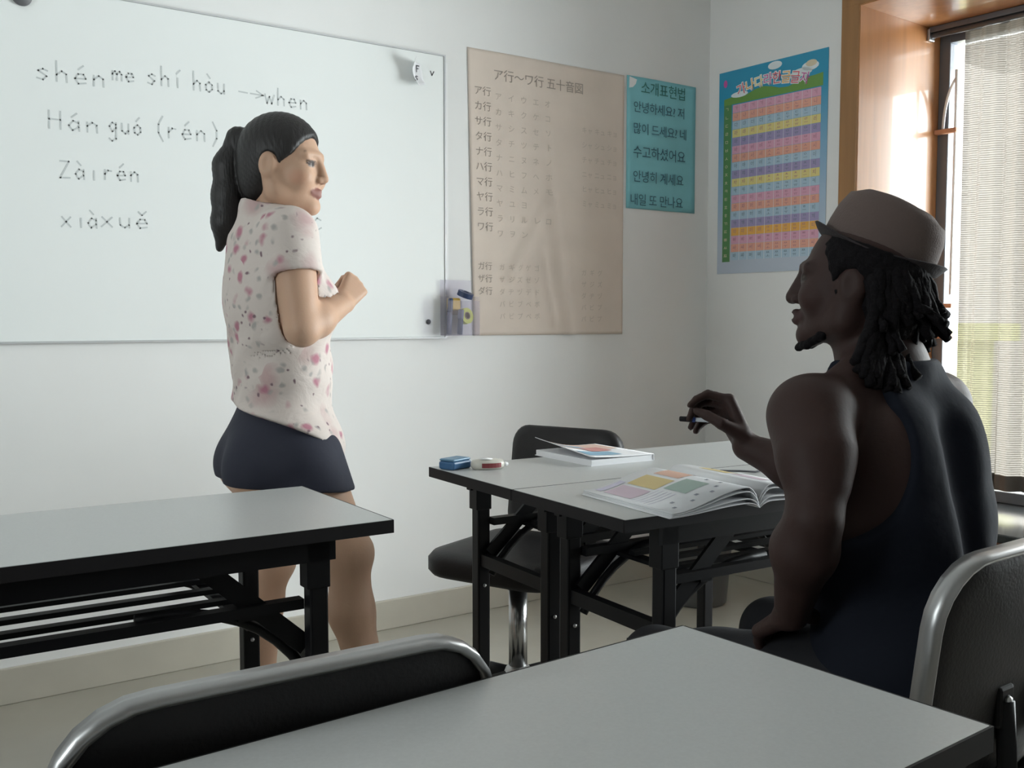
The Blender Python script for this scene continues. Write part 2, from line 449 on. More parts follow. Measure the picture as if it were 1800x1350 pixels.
# round grey magnet at the top left, paper scrap under another magnet at top right
def disc_on_wall(name, m, p, r, d, label, cat):
    bm = bmesh.new(); lathe(bm, [(0, 0), (r, 0), (r, d*.7), (r*.85, d), (0, d)], 24)
    bmesh.ops.transform(bm, matrix=Matrix.Rotation(R(90), 4, 'X'), verts=bm.verts)
    o = obj(name, bm, m, None, True); o.location = p
    return tag(o, label, cat)
M['magnet'] = mat('grey_magnet', (.13, .13, .14), .45)
q = on_y(38, -6, YB)
disc_on_wall('magnet', 'magnet', (q[0], YB, q[2]), .026, .012, 'round dark grey magnet on the whiteboard at the upper left picture corner', 'magnet')
q = on_y(729, 130, YB)
sc = thing('paper_scrap', 'small curled white paper note with black writing at whiteboard top right corner', 'paper note', (q[0], YB - .002, q[2]))
bm = bmesh.new()
g = {}
for i in range(9):
    for j in range(9):
        u, v = i/8 - .5, j/8 - .5
        curl = .035*max(0, -u - .05)*2 + .03*max(0, v-.1)*max(0, -u+.2)*4 + .03*max(0,-v-.2)*2
        x = u*.058*(1 - .25*abs(v)) - .012*v; z = v*.085*(1 - .3*max(0, u))
        g[i, j] = bm.verts.new((x, -.001 - curl, z))
for i in range(8):
    for j in range(8): bm.faces.new((g[i,j], g[i+1,j], g[i+1,j+1], g[i,j+1]))
sp = obj('sheet', bm, 'paper', sc, True); md = sp.modifiers.new('thick', 'SOLIDIFY'); md.thickness = .0008
bm = bmesh.new()
strokes(bm, GLY['F'], Matrix.Translation((.0, -.006, .006)) @ FRONT @ Matrix.Diagonal((.014, .012, 1, 1)), .0035)
strokes(bm, GLY['s'], Matrix.Translation((-.004, -.006, -.024)) @ FRONT @ Matrix.Diagonal((.014, .016, 1, 1)), .003)
obj('handwriting', bm, 'ink_dark', sc)

# brown kraft paper with a kana table and creases
def sheet(nx, nz, fn, m, name, parent=None):
    bm = bmesh.new(); g = {}
    for i in range(nx + 1):
        for j in range(nz + 1):
            g[i, j] = bm.verts.new(fn(i / nx, j / nz))
    for i in range(nx):
        for j in range(nz): bm.faces.new((g[i,j], g[i+1,j], g[i+1,j+1], g[i,j+1]))
    o = obj(name, bm, m, parent, True)
    md = o.modifiers.new('thick', 'SOLIDIFY'); md.thickness = .0008
    return o
kx0, kx1, kz0, kz1 = 2.006, 2.732, 1.040, 2.085
kw, kh = kx1 - kx0, kz1 - kz0
def crease(u, v, x0, y0, x1, y1, wd):
    dx, dy = x1 - x0, y1 - y0; L2 = dx*dx + dy*dy
    t = max(0, min(1, ((u-x0)*dx + (v-y0)*dy) / L2))
    d = math.hypot(u - x0 - t*dx, (v - y0 - t*dy) * kh / kw)
    return max(0, 1 - d / wd)
def kz(u, v):
    h = .004 + .0015*math.sin(9*u + 2*v) * math.sin(5*v)
    h += .016*crease(u, v, .50, .50, .62, 0.0, .055) + .013*crease(u, v, .48, .48, .24, .22, .05) + .011*crease(u, v, .50, .50, .47, .72, .05)
    h += .009*crease(u, v, .44, .30, .52, .04, .03)
    return h
def kpt(u, v):
    lean = (1 - u) * .024 * v     # its left edge leans slightly
    return (u*kw - lean*(1-u), -kz(u, v), v*kh)
kp = thing('kraft_paper_sheet', 'large creased brown paper sheet covered in faint handwritten rows', 'poster', (kx0, WY, kz0))
sheet(60, 80, kpt, 'kraft', 'sheet', kp)
def on_kraft(body, u, v, size, m, name='handwriting', **kw_):
    me = text_mesh(body, size, **kw_)
    for vt in me.vertices:
        uu = u + vt.co.x / kw; vv = v + vt.co.y / kh
        p = kpt(min(1, max(0, uu)), min(1, max(0, vv)))
        vt.co = (p[0], p[1] - .0012, p[2])
    return obj(name, me, m, kp)
on_kraft('ア行〜ワ行 五十音図', .14, .905, .046, 'kraft_ink', spacing=.95)
rows = ['ア', 'カ', 'サ', 'タ', 'ナ', 'ハ', 'マ', 'ヤ', 'ラ', 'ワ']
for i, c in enumerate(rows):
    on_kraft(c + '行', .03, .845 - .0525*i, .036, 'kraft_ink')
for i, c in enumerate('ガザダ'):
    on_kraft(c + '行', .03, .235 - .044*i, .032, 'kraft_ink')
cells = ['アイウエオ', 'カキクケコ', 'サシスセソ', 'タチツテト', 'ナニヌネノ', 'ハヒフヘホ', 'マミムメモ', 'ヤユヨ', 'ラリルレロ', 'ワヲン']
for i, rw_ in enumerate(cells):
    me_body = '   '.join(rw_)
    on_kraft(me_body, .15, .835 - .0535*i, .030, 'kraft_ink2')
for i, rw_ in enumerate(['キャ キュ キョ', 'シャ シュ ショ', 'チャ チュ チョ', 'ニャ ニュ ニョ', 'ヒャ ヒュ ヒョ', 'ミャ ミュ ミョ']):
    on_kraft(rw_, .70, .76 - .055*i, .028, 'kraft_ink2')
for i, rw_ in enumerate(['ガギグゲゴ', 'ザジズゼゾ', 'ダヂヅデド', 'バビブベボ', 'パピプペポ']):
    on_kraft('  '.join(rw_), .16, .235 - .044*i, .026, 'kraft_ink2')
    on_kraft('  '.join(rw_[:3]), .70, .225 - .044*i, .026, 'kraft_ink2')

# teal paper with Korean phrases, its top left corner torn
tx0, tx1, tz0, tz1 = 2.748, 3.138, 1.555, 2.090
tp = thing('teal_paper_sheet', 'teal blue paper sheet with dark Korean handwriting, right of the brown sheet', 'poster', (tx0, WY, tz0))
tw, th = tx1 - tx0, tz1 - tz0
sheet(16, 20, lambda u, v: (u*tw, -.003 - .0035*math.sin(3*u)*v - .004*max(0, u-.85)*6*max(0,.3-v), v*th), 'teal', 'sheet', tp)
bm = bmesh.new()
vs = [bm.verts.new(p) for p in ((.012, -.0055, th-.004), (.052, -.0055, th-.012), (.046, -.0055, th-.03), (.03, -.0055, th-.045), (.010, -.0055, th-.05))]
bm.faces.new(vs); obj('tape_patch', bm, 'white_pl', tp)
for i, (body, m, sz, x) in enumerate([('소개표현법', 'teal_ink_g', .058, .07), ('안녕하세요? 저', 'teal_ink', .050, .03), ('많이 드세요? 네', 'teal_ink', .050, .03),
                                     ('수고하셨어요', 'teal_ink', .056, .03), ('안녕히 계세요', 'teal_ink', .052, .03), ('내일 또 만나요', 'teal_ink', .052, .015)]):
    me = text_mesh(body, sz, spacing=.93)
    yy = th - .062 - [0, .078, .165, .262, .36, .455][i]
    put_mesh(me, Matrix.Translation((x, -.0085, yy)) @ FRONT)
    obj('handwriting', me, m, tp)

# Korean syllable chart on the right wall
def col(n, c, rough=.5): M[n] = mat(n, c, rough); return n
col('p_sky', (0.064, 0.339, 0.571)); col('p_sky_pale', (0.542, 0.658, 0.832)); col('p_green', (0.107, 0.267, 0.100)); col('p_grass', (0.165, 0.339, 0.078)); col('p_cloud', (0.774, 0.832, 0.850))
col('p_pink', (0.745, 0.397, 0.527)); col('p_orange', (0.818, 0.412, 0.310)); col('p_blue', (0.441, 0.586, 0.702)); col('p_yellow', (0.788, 0.672, 0.267)); col('p_purple', (0.383, 0.325, 0.542)); col('p_gold', (0.850, 0.455, 0.107))
col('p_red', (0.745, 0.078, 0.122)); col('p_white', (0.850, 0.850, 0.850)); col('p_ink1', (0.455, 0.194, 0.252)); col('p_ink2', (0.136, 0.194, 0.252)); col('p_glow', (0.716, 0.629, 0.455)); col('p_mag', (0.600, 0.107, 0.383))
ps0, ps1, pz0, pz1 = .058, .600, 1.295, 2.148
RP = RW @ Matrix(((1,0,0,0),(0,0,-1,0),(0,1,0,0),(0,0,0,1)))     # local (s, z, towards room)
ch = thing('syllable_chart', 'colourful printed Korean syllable chart with striped rows on the right wall', 'poster', (0, 0, 0))
ch.matrix_world = RP @ Matrix.Translation((ps0, pz0, .002))
W_, H_ = ps1 - ps0, pz1 - pz0
# graded sheet: sky blue at top, pale at the bottom (its printed colour)
gm = bpy.data.materials.new('chart_background'); gm.use_nodes = True
nt = gm.node_tree; tcn = nt.nodes.new('ShaderNodeTexCoord'); sx = nt.nodes.new('ShaderNodeSeparateXYZ'); cr = nt.nodes.new('ShaderNodeValToRGB'); mr = nt.nodes.new('ShaderNodeMapRange')
nt.links.new(tcn.outputs['Object'], sx.inputs[0]); nt.links.new(sx.outputs['Y'], mr.inputs['Value']); mr.inputs['From Max'].default_value = H_
nt.links.new(mr.outputs[0], cr.inputs[0]); nt.links.new(cr.outputs[0], nt.nodes['Principled BSDF'].inputs['Base Color'])
cr.color_ramp.elements[0].position = .12; cr.color_ramp.elements[0].color = (.52, .58, .68, 1)
cr.color_ramp.elements[1].position = .85; cr.color_ramp.elements[1].color = (.03, .32, .52, 1)
e = cr.color_ramp.elements.new(.5); e.color = (.28, .46, .64, 1)
nt.nodes['Principled BSDF'].inputs['Roughness'].default_value = .35
bm = bmesh.new(); box(bm, 0, W_, 0, H_, 0, .0012); obj('sheet', bm, gm, ch)
def flat(pts, z, m, name='printed_panel'):
    bm = bmesh.new(); bm.faces.new([bm.verts.new((x, y, z)) for x, y in pts]); return obj(name, bm, m, ch)
def rect(x0, x1, y0, y1, z, m, name='printed_panel'): return flat([(x0,y0),(x1,y0),(x1,y1),(x0,y1)], z, m, name)
gx0, gx1, gy0, gy1 = .075, W_ - .03, .055, H_ - .145
rect(.028, gx0 - .006, .05, gy1 + .012, .0017, 'p_green')
hill = [(.028, gy1 + .004), (W_ - .022, gy1 + .004), (W_ - .022, gy1 + .055)] + [(W_ - .022 - i*(W_-.05)/12, gy1 + .04 + .012*math.sin(i*1.1)) for i in range(1, 12)] + [(.028, gy1 + .03)]
flat(hill, .0018, 'p_grass', 'printed_meadow')
def blob(cx, cy, rx, ry, z, m, name): return flat([(cx + rx*math.cos(a*math.pi/8), cy + ry*math.sin(a*math.pi/8)) for a in range(16)], z, m, name)
for cx, cy, rx, ry in ((.42, H_-.072, .05, .016), (.46, H_-.055, .04, .018), (.11, H_-.105, .045, .012), (.29, H_-.02, .035, .016)):
    blob(cx, cy, rx, ry, .0020, 'p_cloud', 'printed_cloud')
blob(.465, H_-.045, .026, .013, .0023, 'p_glow', 'printed_sun')
blob(.035, H_-.05, .010, .016, .0023, 'p_mag', 'printed_balloon')
cols_ = ['p_red', 'p_gold', 'p_yellow', 'p_mag', 'p_red', 'p_gold', 'p_red', 'p_mag']
for i, c in enumerate('가나다라한글글자'):
    for off, m, z in ((.0035, 'p_white', .0026), (0.0, cols_[i], .0030)):
        me = text_mesh(c, .052, offset=off)
        put_mesh(me, Matrix.Translation((.10 + i*.044, H_ - .115 + .026*math.sin(math.pi*(i+.5)/8), z)) @ Matrix.Rotation(R(14 - 4*i), 4, 'Z'))
        obj('printed_title', me, m, ch)
rowc = ['p_pink','p_orange','p_blue','p_yellow','p_purple','p_pink','p_orange','p_blue','p_purple','p_yellow','p_blue','p_pink','p_orange','p_blue','p_purple','p_gold','p_pink','p_orange','p_blue']
nr = len(rowc); cons = [text_mesh(c, .024) for c in 'ㄱㄴㄷㄹㅁㅂㅅㅇㅈㅊㅋㅌㅍㅎㄲㄸㅃㅆㅉ']; vows = [text_mesh(c, .024) for c in 'ㅏㅑㅓㅕㅗㅛㅜㅠㅡㅣ']; rh = (gy1 - gy0) / nr; cw = (gx1 - gx0) / 10
for r in range(nr):
    y1 = gy1 - r*rh
    rect(gx0, gx1, y1 - rh + .0012, y1, .0019, rowc[r], 'printed_row')
    bmr = bmesh.new()
    for c in range(10):                                   # syllable = consonant + vowel, composed from the letters
        low = c in (4, 5, 6, 7, 8)
        for q, mt in ((cons[r], Matrix.Diagonal((.92, .62, 1, 1)) if low else Matrix.Diagonal((.66, .95, 1, 1))),
                      (vows[c], Matrix.Translation((.0, -.006, 0)) @ Matrix.Diagonal((.95, .70, 1, 1)) if low else Matrix.Translation((.0075, .0, 0)) @ Matrix.Diagonal((.72, 1, 1, 1)))):
            k0 = len(bmr.verts); bmr.from_mesh(q); bmr.verts.ensure_lookup_table()
            up_ = Matrix.Translation((0, .0085, 0)) if (low and q is cons[r]) else Matrix.Identity(4)
            bmesh.ops.transform(bmr, matrix=Matrix.Translation((gx0 + c*cw + .009, y1 - rh + .012, .0024)) @ up_ @ mt, verts=bmr.verts[k0:])
    obj('printed_syllables', bmr, 'p_ink1' if rowc[r] in ('p_pink', 'p_orange', 'p_yellow', 'p_gold') else 'p_ink2', ch)
    me = cons[r].copy(); put_mesh(me, Matrix.Translation((.034, y1 - rh + .012, .0024)))
    obj('printed_consonant', me, 'p_glow', ch)
bm = bmesh.new()
for c in range(1, 10):
    x = gx0 + c*cw
    bm.faces.new([bm.verts.new(p) for p in ((x-.0008, gy0, .0022), (x+.0008, gy0, .0022), (x+.0008, gy1, .0022), (x-.0008, gy1, .0022))])
obj('printed_grid_lines', bm, 'p_white', ch)

# clear plastic pen box stuck between whiteboard and brown sheet, with its contents
acr = bpy.data.materials.new('clear_acrylic'); acr.use_nodes = True
nt = acr.node_tree; nt.nodes.clear()
out = nt.nodes.new('ShaderNodeOutputMaterial'); mix = nt.nodes.new('ShaderNodeMixShader')
tr = nt.nodes.new('ShaderNodeBsdfTransparent'); tr.inputs[0].default_value = (.93, .92, .95, 1)
gl = nt.nodes.new('ShaderNodeBsdfPrincipled'); gl.inputs['Base Color'].default_value = (.8, .78, .82, 1); gl.inputs['Roughness'].default_value = .15
mix.inputs[0].default_value = .10
nt.links.new(tr.outputs[0], mix.inputs[1]); nt.links.new(gl.outputs[0], mix.inputs[2]); nt.links.new(mix.outputs[0], out.inputs[0])
M['acrylic'] = acr
q0, q1 = on_y(781, 590, WY - .05), on_y(829, 500, WY - .05)
px0, pw, pz = q0[0], q1[0] - q0[0] + .015, q0[2]
pb = thing('pen_box', 'clear plastic pen box fixed to the wall between whiteboard and brown sheet', 'pen holder', (px0, WY - .022, pz))
for nm, q in (('back_plate', (0, pw, -.003, 0, 0, .20)), ('front_plate', (0, pw, -.06, -.057, 0, .125)), ('side_plate', (0, .003, -.057, -.003, 0, .14)), ('side_plate', (pw-.003, pw, -.057, -.003, 0, .14)), ('bottom_plate', (.003, pw-.003, -.057, -.003, 0, .003))):
    obj(nm, newbox(*q), 'acrylic', pb)
M['m_yel'] = mat('yellow_plastic', (.75, .50, .10), .5); M['m_navy'] = mat('navy_plastic', (.03, .05, .12), .4); M['m_lime'] = mat('lime_label', (.58, .62, .06), .5); M['m_slate'] = mat('slate_plastic', (.13, .14, .22), .5); M['m_brown'] = mat('brown_core', (.18, .11, .06), .7)
def roll(name, c, r, rin, w, tilt, m, mcore, label):
    o = thing(name, label, 'tape', c)
    bm = bmesh.new()
    lathe(bm, [(rin, -w/2), (r, -w/2), (r, w/2), (rin, w/2), (rin, -w/2)], 24); obj('tape_ring', bm, m, o, False)
    bm = bmesh.new(); lathe(bm, [(rin-.004, -w/2-.001), (rin-.0005, -w/2-.001), (rin-.0005, w/2+.001), (rin-.004, w/2+.001), (rin-.004, -w/2-.001)], 24); obj('core', bm, mcore, o, False)
    o.rotation_euler = tilt
    return o
cb = px0 + pw/2
roll('tape_roll', (cb + .022, WY - .055, pz + .070), .029, .014, .018, (R(80), 0, R(12)), 'm_lime', 'm_brown', 'lime yellow tape roll in the clear pen box on the wall')
roll('tape_roll', (cb + .016, WY - .062, pz + .1475), .029, .016, .018, (R(20), R(12), 0), 'm_navy', 'm_slate', 'dark navy tape roll on top of the clear pen box contents')
def marker(name, x, z0, L, r, m, label, tilt, yy):
    o = thing(name, label, 'marker', (x, yy, z0))
    bm = bmesh.new(); lathe(bm, [(0, 0), (r, 0), (r, L*.62), (r*.9, L*.62)], 14); obj('barrel', bm, m, o, True)
    bm = bmesh.new(); lathe(bm, [(r*1.05, L*.62), (r*1.08, L*.66), (r*1.08, L*.97), (r*.8, L), (0, L)], 14); obj('cap', bm, 'm_slate' if m != 'm_slate' else 'm_navy', o, True)
    o.rotation_euler = (0, tilt, 0)
marker('marker_pen', px0 + .020, pz + .004, .13, .009, 'm_slate', 'slate blue marker standing leftmost in the clear pen box', R(3), WY - .050)
marker('marker_pen', cb - .012, pz + .004, .09, .010, 'm_navy', 'short dark marker lying low inside the clear pen box', R(4), WY - .068)
br = thing('sponge_block', 'yellow and brown sponge block stuffed into the clear pen box', 'sponge', (cb - .018, WY - .040, pz + .090))
obj('sponge', newbox(-.026, .022, -.012, .012, 0, .045, bev=.006), 'm_yel', br)
obj('backing', newbox(-.026, .022, -.0125, .0125, -.016, .0, bev=.003), 'm_brown', br)
# ------------------------------------------------------------------ folding training tables
def fold_table(label, loc, rz, w, L, h=.74, gx=.135, shelf=True, latch=False, group=None):
    """origin on the floor under the near-left corner of the top; x along the length, y to the far side"""
    t = thing('folding_table', label, 'table', loc, rz, group)
    bm = newbox(.0015, L - .0015, .0015, w - .0015, h - .022, h, bev=.0015); obj('tabletop', bm, 'laminate', t)
    e = .0025
    for q in ((0, L, -.001, e, h-.024, h-.0006), (0, L, w-e, w+.001, h-.024, h-.0006), (-.001, e, e, w-e, h-.024, h-.0006), (L-e, L+.001, e, w-e, h-.024, h-.0006)):
        obj('edge_band', newbox(*q), 'edge', t)
    for y in (.018, w - .038):
        obj('apron_rail', newbox(gx - .03, L - gx + .03, y, y + .02, h - .062, h - .0245), 'black', t)
    ls = .034
    for sgn, x in ((1, gx), (-1, L - gx)):
        for y in (.020 + ls/2, w - .020 - ls/2):
            lg = obj('leg', newbox(x - ls/2, x + ls/2, y - ls/2, y + ls/2, .012, h - .0245, bev=.004), 'black', t)
            obj('foot_cap', newbox(x - ls/2 - .003, x + ls/2 + .003, y - ls/2 - .003, y + ls/2 + .003, 0.0, .022, bev=.004), 'edge', lg)
            obj('leg_bracket', newbox(x - ls/2 - .006, x + ls/2 + .003, y - ls/2 - .002, y + ls/2 + .002, h - .11, h - .025, bev=.002), 'black', lg)
            bm = bmesh.new(); lathe(bm, [(0, 0), (.0045, 0), (.004, .003), (0, .0035)], 10)
            bmesh.ops.transform(bm, matrix=Matrix.Translation((x, y - ls/2, .44)) @ Matrix.Rotation(R(90), 4, 'X'), verts=bm.verts)
            obj('bolt', bm, 'chrome_dull', lg, True)
            # folding stay: flat link and bent tube from the leg up to the underside
            yy = y + (.022 if y < w/2 else -.022)
            obj('folding_stay', newbar((x + sgn*.012, yy, .555), (x + sgn*.20, yy, h - .045), .006, .030, up=(0, 1, 0)) if False else newbar((x + sgn*.012, yy, .52), (x + sgn*.21, yy, h - .04), .008, .034), 'black', t)
            bt = bez((x + sgn*.01, yy + (.012 if y < w/2 else -.012), .47), (x + sgn*.10, yy + (.012 if y < w/2 else -.012), .62), (x + sgn*.30, yy + (.012 if y < w/2 else -.012), .61), 9)
            obj('bent_stay', newtube(bt, .0095, 8), 'black', t, True)
        obj('leg_stretcher', newbar((x, .020 + ls, .505), (x, w - .020 - ls, .505), .022, .030), 'black', t)
        obj('leg_stretcher', newtube([(x, .020 + ls, .10), (x, w - .020 - ls, .10)], .011, 8), 'black', t, True)
    if shelf:
        zs = .60
        n = 5
        for k in range(n):
            y = .055 + (w - .11)*k/(n-1)
            rr = .013 if k in (0, n-1) else .011
            xa, xb = (gx + .02, L - gx - .02) if k in (0, n-1) else (gx + .10, L - gx - .10)
            obj('shelf_rod', newbar((xa, y, zs), (xb, y, zs), rr*1.9, .018 if k in (0, n-1) else .009), 'black', t)
        for x in (gx + .12, L/2, L - gx - .12):
            obj('shelf_crossbar', newbar((x, .05, zs - .013), (x, w - .05, zs - .013), .03, .008), 'black', t)
    if latch:
        obj('latch', newtube([(gx - .05, .05, .50), (gx - .075, .05, .50), (gx - .078, .05, .475), (gx - .05, .05, .472)], .004, 6), 'black', t, True)
    return t
fold_table('grey topped folding table at left, shelf rods showing, in front of the woman', (.846 - 1.8, 1.586 + .047, 0), R(-1.5), .437, 1.8)
fold_table('grey topped folding table nearer the man, carrying the open book', (1.183, 1.343, 0), R(-3), .383, 1.0, latch=True, gx=.125)
fold_table('grey topped folding table nearer the front wall, with blue box and closed book', (1.183 + .3855*math.sin(R(3)), 1.343 + .3855*math.cos(R(3)), 0), R(-3), .383, 1.0, gx=.125)
gt = fold_table('grey topped folding table in the foreground, empty, closest to the viewer', (.847 - 1.2*math.cos(R(2.7)), .468 - 1.2*math.sin(R(2.7)), 0), R(2.7), .370, 1.2)

# ------------------------------------------------------------------ folding chairs with black padded back and metal trim
def rrect(w, h, r, n=7):
    """closed outline of a rounded rectangle, bottom corners smaller radius"""
    out = []
    for cx, cz, a0, rr in ((w/2 - r, h - r, 0, r), (-w/2 + r, h - r, 90, r), (-w/2 + r*.55, r*.55, 180, r*.55), (w/2 - r*.55, r*.55, 270, r*.55)):
        for k in range(n):
            a = R(a0 + 90*k/(n-1)); out.append((cx + rr*math.cos(a), cz + rr*math.sin(a)))
    return out
def pad(bm, outline, y0, y1, bulge, inset, mtx=None, bow=0.0):
    """cushion from an outline in xz, thickness y0..y1, front face bulging"""
    cx = sum(p[0] for p in outline)/len(outline); cz = sum(p[1] for p in outline)/len(outline)
    rings = []
    def ring(f, y):
        rings.append([bm.verts.new((cx + (x-cx)*f, y + bow*(((x-cx)*f/.2)**2), cz + (z-cz)*f)) for x, z in outline])
    ring(.4, y0); ring(.85, y0); ring(1 - inset*.4, y0 + .002); ring(1, y0 + (y1-y0)*.25); ring(1, y0 + (y1-y0)*.75); ring(1 - inset*.5, y1); ring(.8, y1 + bulge*.6); ring(.4, y1 + bulge)
    n = len(outline)
    for a, b in zip(rings, rings[1:]):
        for k in range(n): bm.faces.new((a[k], a[(k+1) % n], b[(k+1) % n], b[k]))
    bm.faces.new(rings[0][::-1]); bm.faces.new(rings[-1])
    if mtx is not None: bmesh.ops.transform(bm, matrix=mtx, verts=bm.verts)
def seat_chair(name, label, loc, rz, top, bw, group=None):
    """origin on floor under the back's outer face; faces local +y"""
    t = thing(name, label, 'chair', loc, rz, group)
    bh = .335
    ol = rrect(bw, bh, .085)
    lean = R(7)
    Bm = Matrix.Translation((0, .005, top - bh*math.cos(lean))) @ Matrix.Rotation(lean, 4, 'X')
    bm = bmesh.new(); pad(bm, [(x*.965, (.010 + (z)*.963)) for x, z in ol], .004, .026, .010, .10, Bm, bow=.012); obj('backrest', bm, 'vinyl', t, True)
    # metal trim band around the edge of the back
    bm = bmesh.new(); n = len(ol); rings = []
    for x, z in ol:
        s = 1.0
        b_ = .012*((x/.2)**2)
        c = Vector((0, 0, bh/2)); p = Vector((x, 0, z)); d = (p - c).normalized() * .009
        rings.append([bm.verts.new(Bm @ Vector(q)) for q in ((x - d.x, b_ + .001, z - d.z), (x, b_ - .002, z), (x + d.x*.30, b_ + .012, z + d.z*.30), (x, b_ + .026, z), (x - d.x, b_ + .024, z - d.z))])
    for k in range(n):
        a, b = rings[k], rings[(k+1) % n]
        for j in range(5): bm.faces.new((a[j], a[(j+1) % 5], b[(j+1) % 5], b[j]))
    tr_ = obj('back_trim', bm, 'trim', t, True)
    # seat
    sw, sd, sh = bw*1.0, .40, .455
    so = [(x, y) for x, y in rrect(sw, sd, .07)]
    bm = bmesh.new(); pad(bm, so, 0, .035, .014, .08)
    bmesh.ops.transform(bm, matrix=Matrix.Translation((0, .075, sh - .035)) @ Matrix(((1,0,0,0),(0,0,1,0),(0,1,0,0),(0,0,0,1))), verts=bm.verts); obj('seat', bm, 'vinyl', t, True)
    bm = bmesh.new(); box(bm, -sw/2 + .03, sw/2 - .03, .095, .075 + sd - .03, sh - .052, sh - .034, bev=.004); obj('seat_pan', bm, 'black', t)
    # bent support bar joining the back to the seat
    zt = top - .20
    pts = [(-.045, -.008, zt), (-.045, -.016, zt - .12), (-.042, -.010, sh + .07), (-.03, .0, sh + .045), (0, .006, sh + .035), (.03, .0, sh + .045), (.042, -.010, sh + .07), (.045, -.016, zt - .12), (.045, -.008, zt)]
    bm = bmesh.new()
    tube(bm, pts, .012, 10); obj('back_support', bm, 'black', t, True)
    bm = bmesh.new(); box(bm, -.03, .03, -.006, .16, sh - .048, sh - .034, bev=.003); box(bm, -.02, .02, -.014, -.002, sh - .044, sh + .045, bev=.003); obj('support_plate', bm, 'black', t)
    for sx in (-1, 1):
        obj('hinge_block', newbox(sx*.045 - .018, sx*.045 + .018, -.012, .012, zt - .035, zt + .02, bev=.005), 'black', t)
        bm = bmesh.new(); lathe(bm, [(0, 0), (.008, 0), (.006, .004), (0, .005)], 10)
        bmesh.ops.transform(bm, matrix=Matrix.Translation((sx*.045, -.012, zt)) @ Matrix.Rotation(R(90), 4, 'X'), verts=bm.verts); obj('bolt', bm, 'chrome_dull', t, True)
        # legs: front and rear leg and floor runner
        x = sx*(sw/2 - .045)
        lf = obj('leg', newtube([(x, .40, sh - .05), (x*1.08, .45, .03)], .0125, 10), 'black', t, True)
        lr = obj('leg', newtube([(x, .15, sh - .05), (x*1.08, .06, .03)], .0125, 10), 'black', t, True)
        for l_, yy in ((lf, .45), (lr, .06)):
            bm = bmesh.new(); lathe(bm, [(0, 0), (.017, 0), (.017, .02), (.0135, .035), (0, .035)], 12, (x*1.08, yy, 0)); obj('rubber_foot', bm, 'edge', l_, True)
        obj('stretcher', newtube([(x*1.045, .417, .20), (x*1.045, .098, .20)], .009, 8), 'black', t, True)
    obj('stretcher', newtube([(-(sw/2-.045)*1.04, .123, .27), ((sw/2-.045)*1.04, .123, .27)], .009, 8), 'black', t, True)
    return t
seat_chair('meeting_chair', 'black padded chair with bright metal trim, behind the foreground table at lower left', (.349, .852, 0), R(-1.0), .787, .425)
seat_chair('meeting_chair', 'black padded chair with bright metal trim, at right under the man', (1.275, .675, 0), R(2), .815, .42)

# ------------------------------------------------------------------ swivel office chair behind the tables
oc = thing('swivel_chair', 'black armless swivel chair with chrome gas column behind the joined tables', 'chair', (1.585, 2.245, 0), 0)
OA = math.atan2(.38, .92)             # direction of its back
bm = bmesh.new(); so = rrect(.44, .44, .10)
pad(bm, so, 0, .06, .012, .10)
bmesh.ops.transform(bm, matrix=Matrix.Rotation(OA, 4, 'Z') @ Matrix.Rotation(R(90), 4, 'Z') @ Matrix.Translation((0, -.25, .40)) @ Matrix(((1,0,0,0),(0,0,1,0),(0,1,0,0),(0,0,0,1))), verts=bm.verts)
# seat outline lies in the xy plane; thickness goes up
obj('seat', bm, 'vinyl', oc, True)
OB = Matrix.Rotation(OA, 4, 'Z') @ Matrix.Rotation(R(-90), 4, 'Z')   # local +y = towards the back
bm = bmesh.new(); pad(bm, rrect(.37, .30, .06), 0, .045, .01, .10, None, .02)
bmesh.ops.transform(bm, matrix=OB @ Matrix.Translation((0, .20, .485)) @ Matrix.Rotation(R(-8), 4, 'X'), verts=bm.verts)
obj('backrest', bm, 'vinyl', oc, True)
bm = bmesh.new(); bar(bm, (0, .10, .40), (0, .26, .41), .05, .012); bar(bm, (0, .26, .40), (0, .275, .62), .05, .012, up=(0, 1, 0)); bmesh.ops.transform(bm, matrix=OB, verts=bm.verts); obj('back_support', bm, 'black', oc)
bm = bmesh.new(); box(bm, -.09, .09, -.09, .09, .378, .402, bev=.004); lathe(bm, [(.022, .35), (.022, .38)], 16); obj('seat_plate', bm, 'black', oc)
bm = bmesh.new(); lathe(bm, [(.026, .13), (.026, .352)], 24); obj('gas_column', bm, 'chrome', oc, True)
bm = bmesh.new(); lathe(bm, [(.045, .08), (.045, .10), (.034, .128), (.026, .135)], 24); obj('column_collar', bm, 'chrome_dull', oc, True)
for k in range(5):
    a = R(20 + 72*k); c_, s_ = math.cos(a), math.sin(a)
    ft = obj('base_arm', newtube([(c_*.03, s_*.03, .095), (c_*.15, s_*.15, .085), (c_*.27, s_*.27, .065)], [.026, .020, .013], 10), 'black', oc, True)
    cst = bmesh.new()
    for q in (-.013, .013):
        b2 = bmesh.new(); lathe(b2, [(0, -.009), (.022, -.009), (.025, 0), (.022, .009), (0, .009)], 14)
        bmesh.ops.transform(b2, matrix=Matrix.Translation((c_*.275 - s_*q, s_*.275 + c_*q, .025)) @ Matrix.Rotation(a, 4, 'Z') @ Matrix.Rotation(R(90), 4, 'X'), verts=b2.verts)
        me = bpy.data.meshes.new('caster'); b2.to_mesh(me); b2.free(); cst.from_mesh(me); bpy.data.meshes.remove(me)
    tube(cst, [(c_*.27, s_*.27, .045), (c_*.27, s_*.27, .07)], .007, 8)
    obj('caster', cst, 'edge', ft, True)

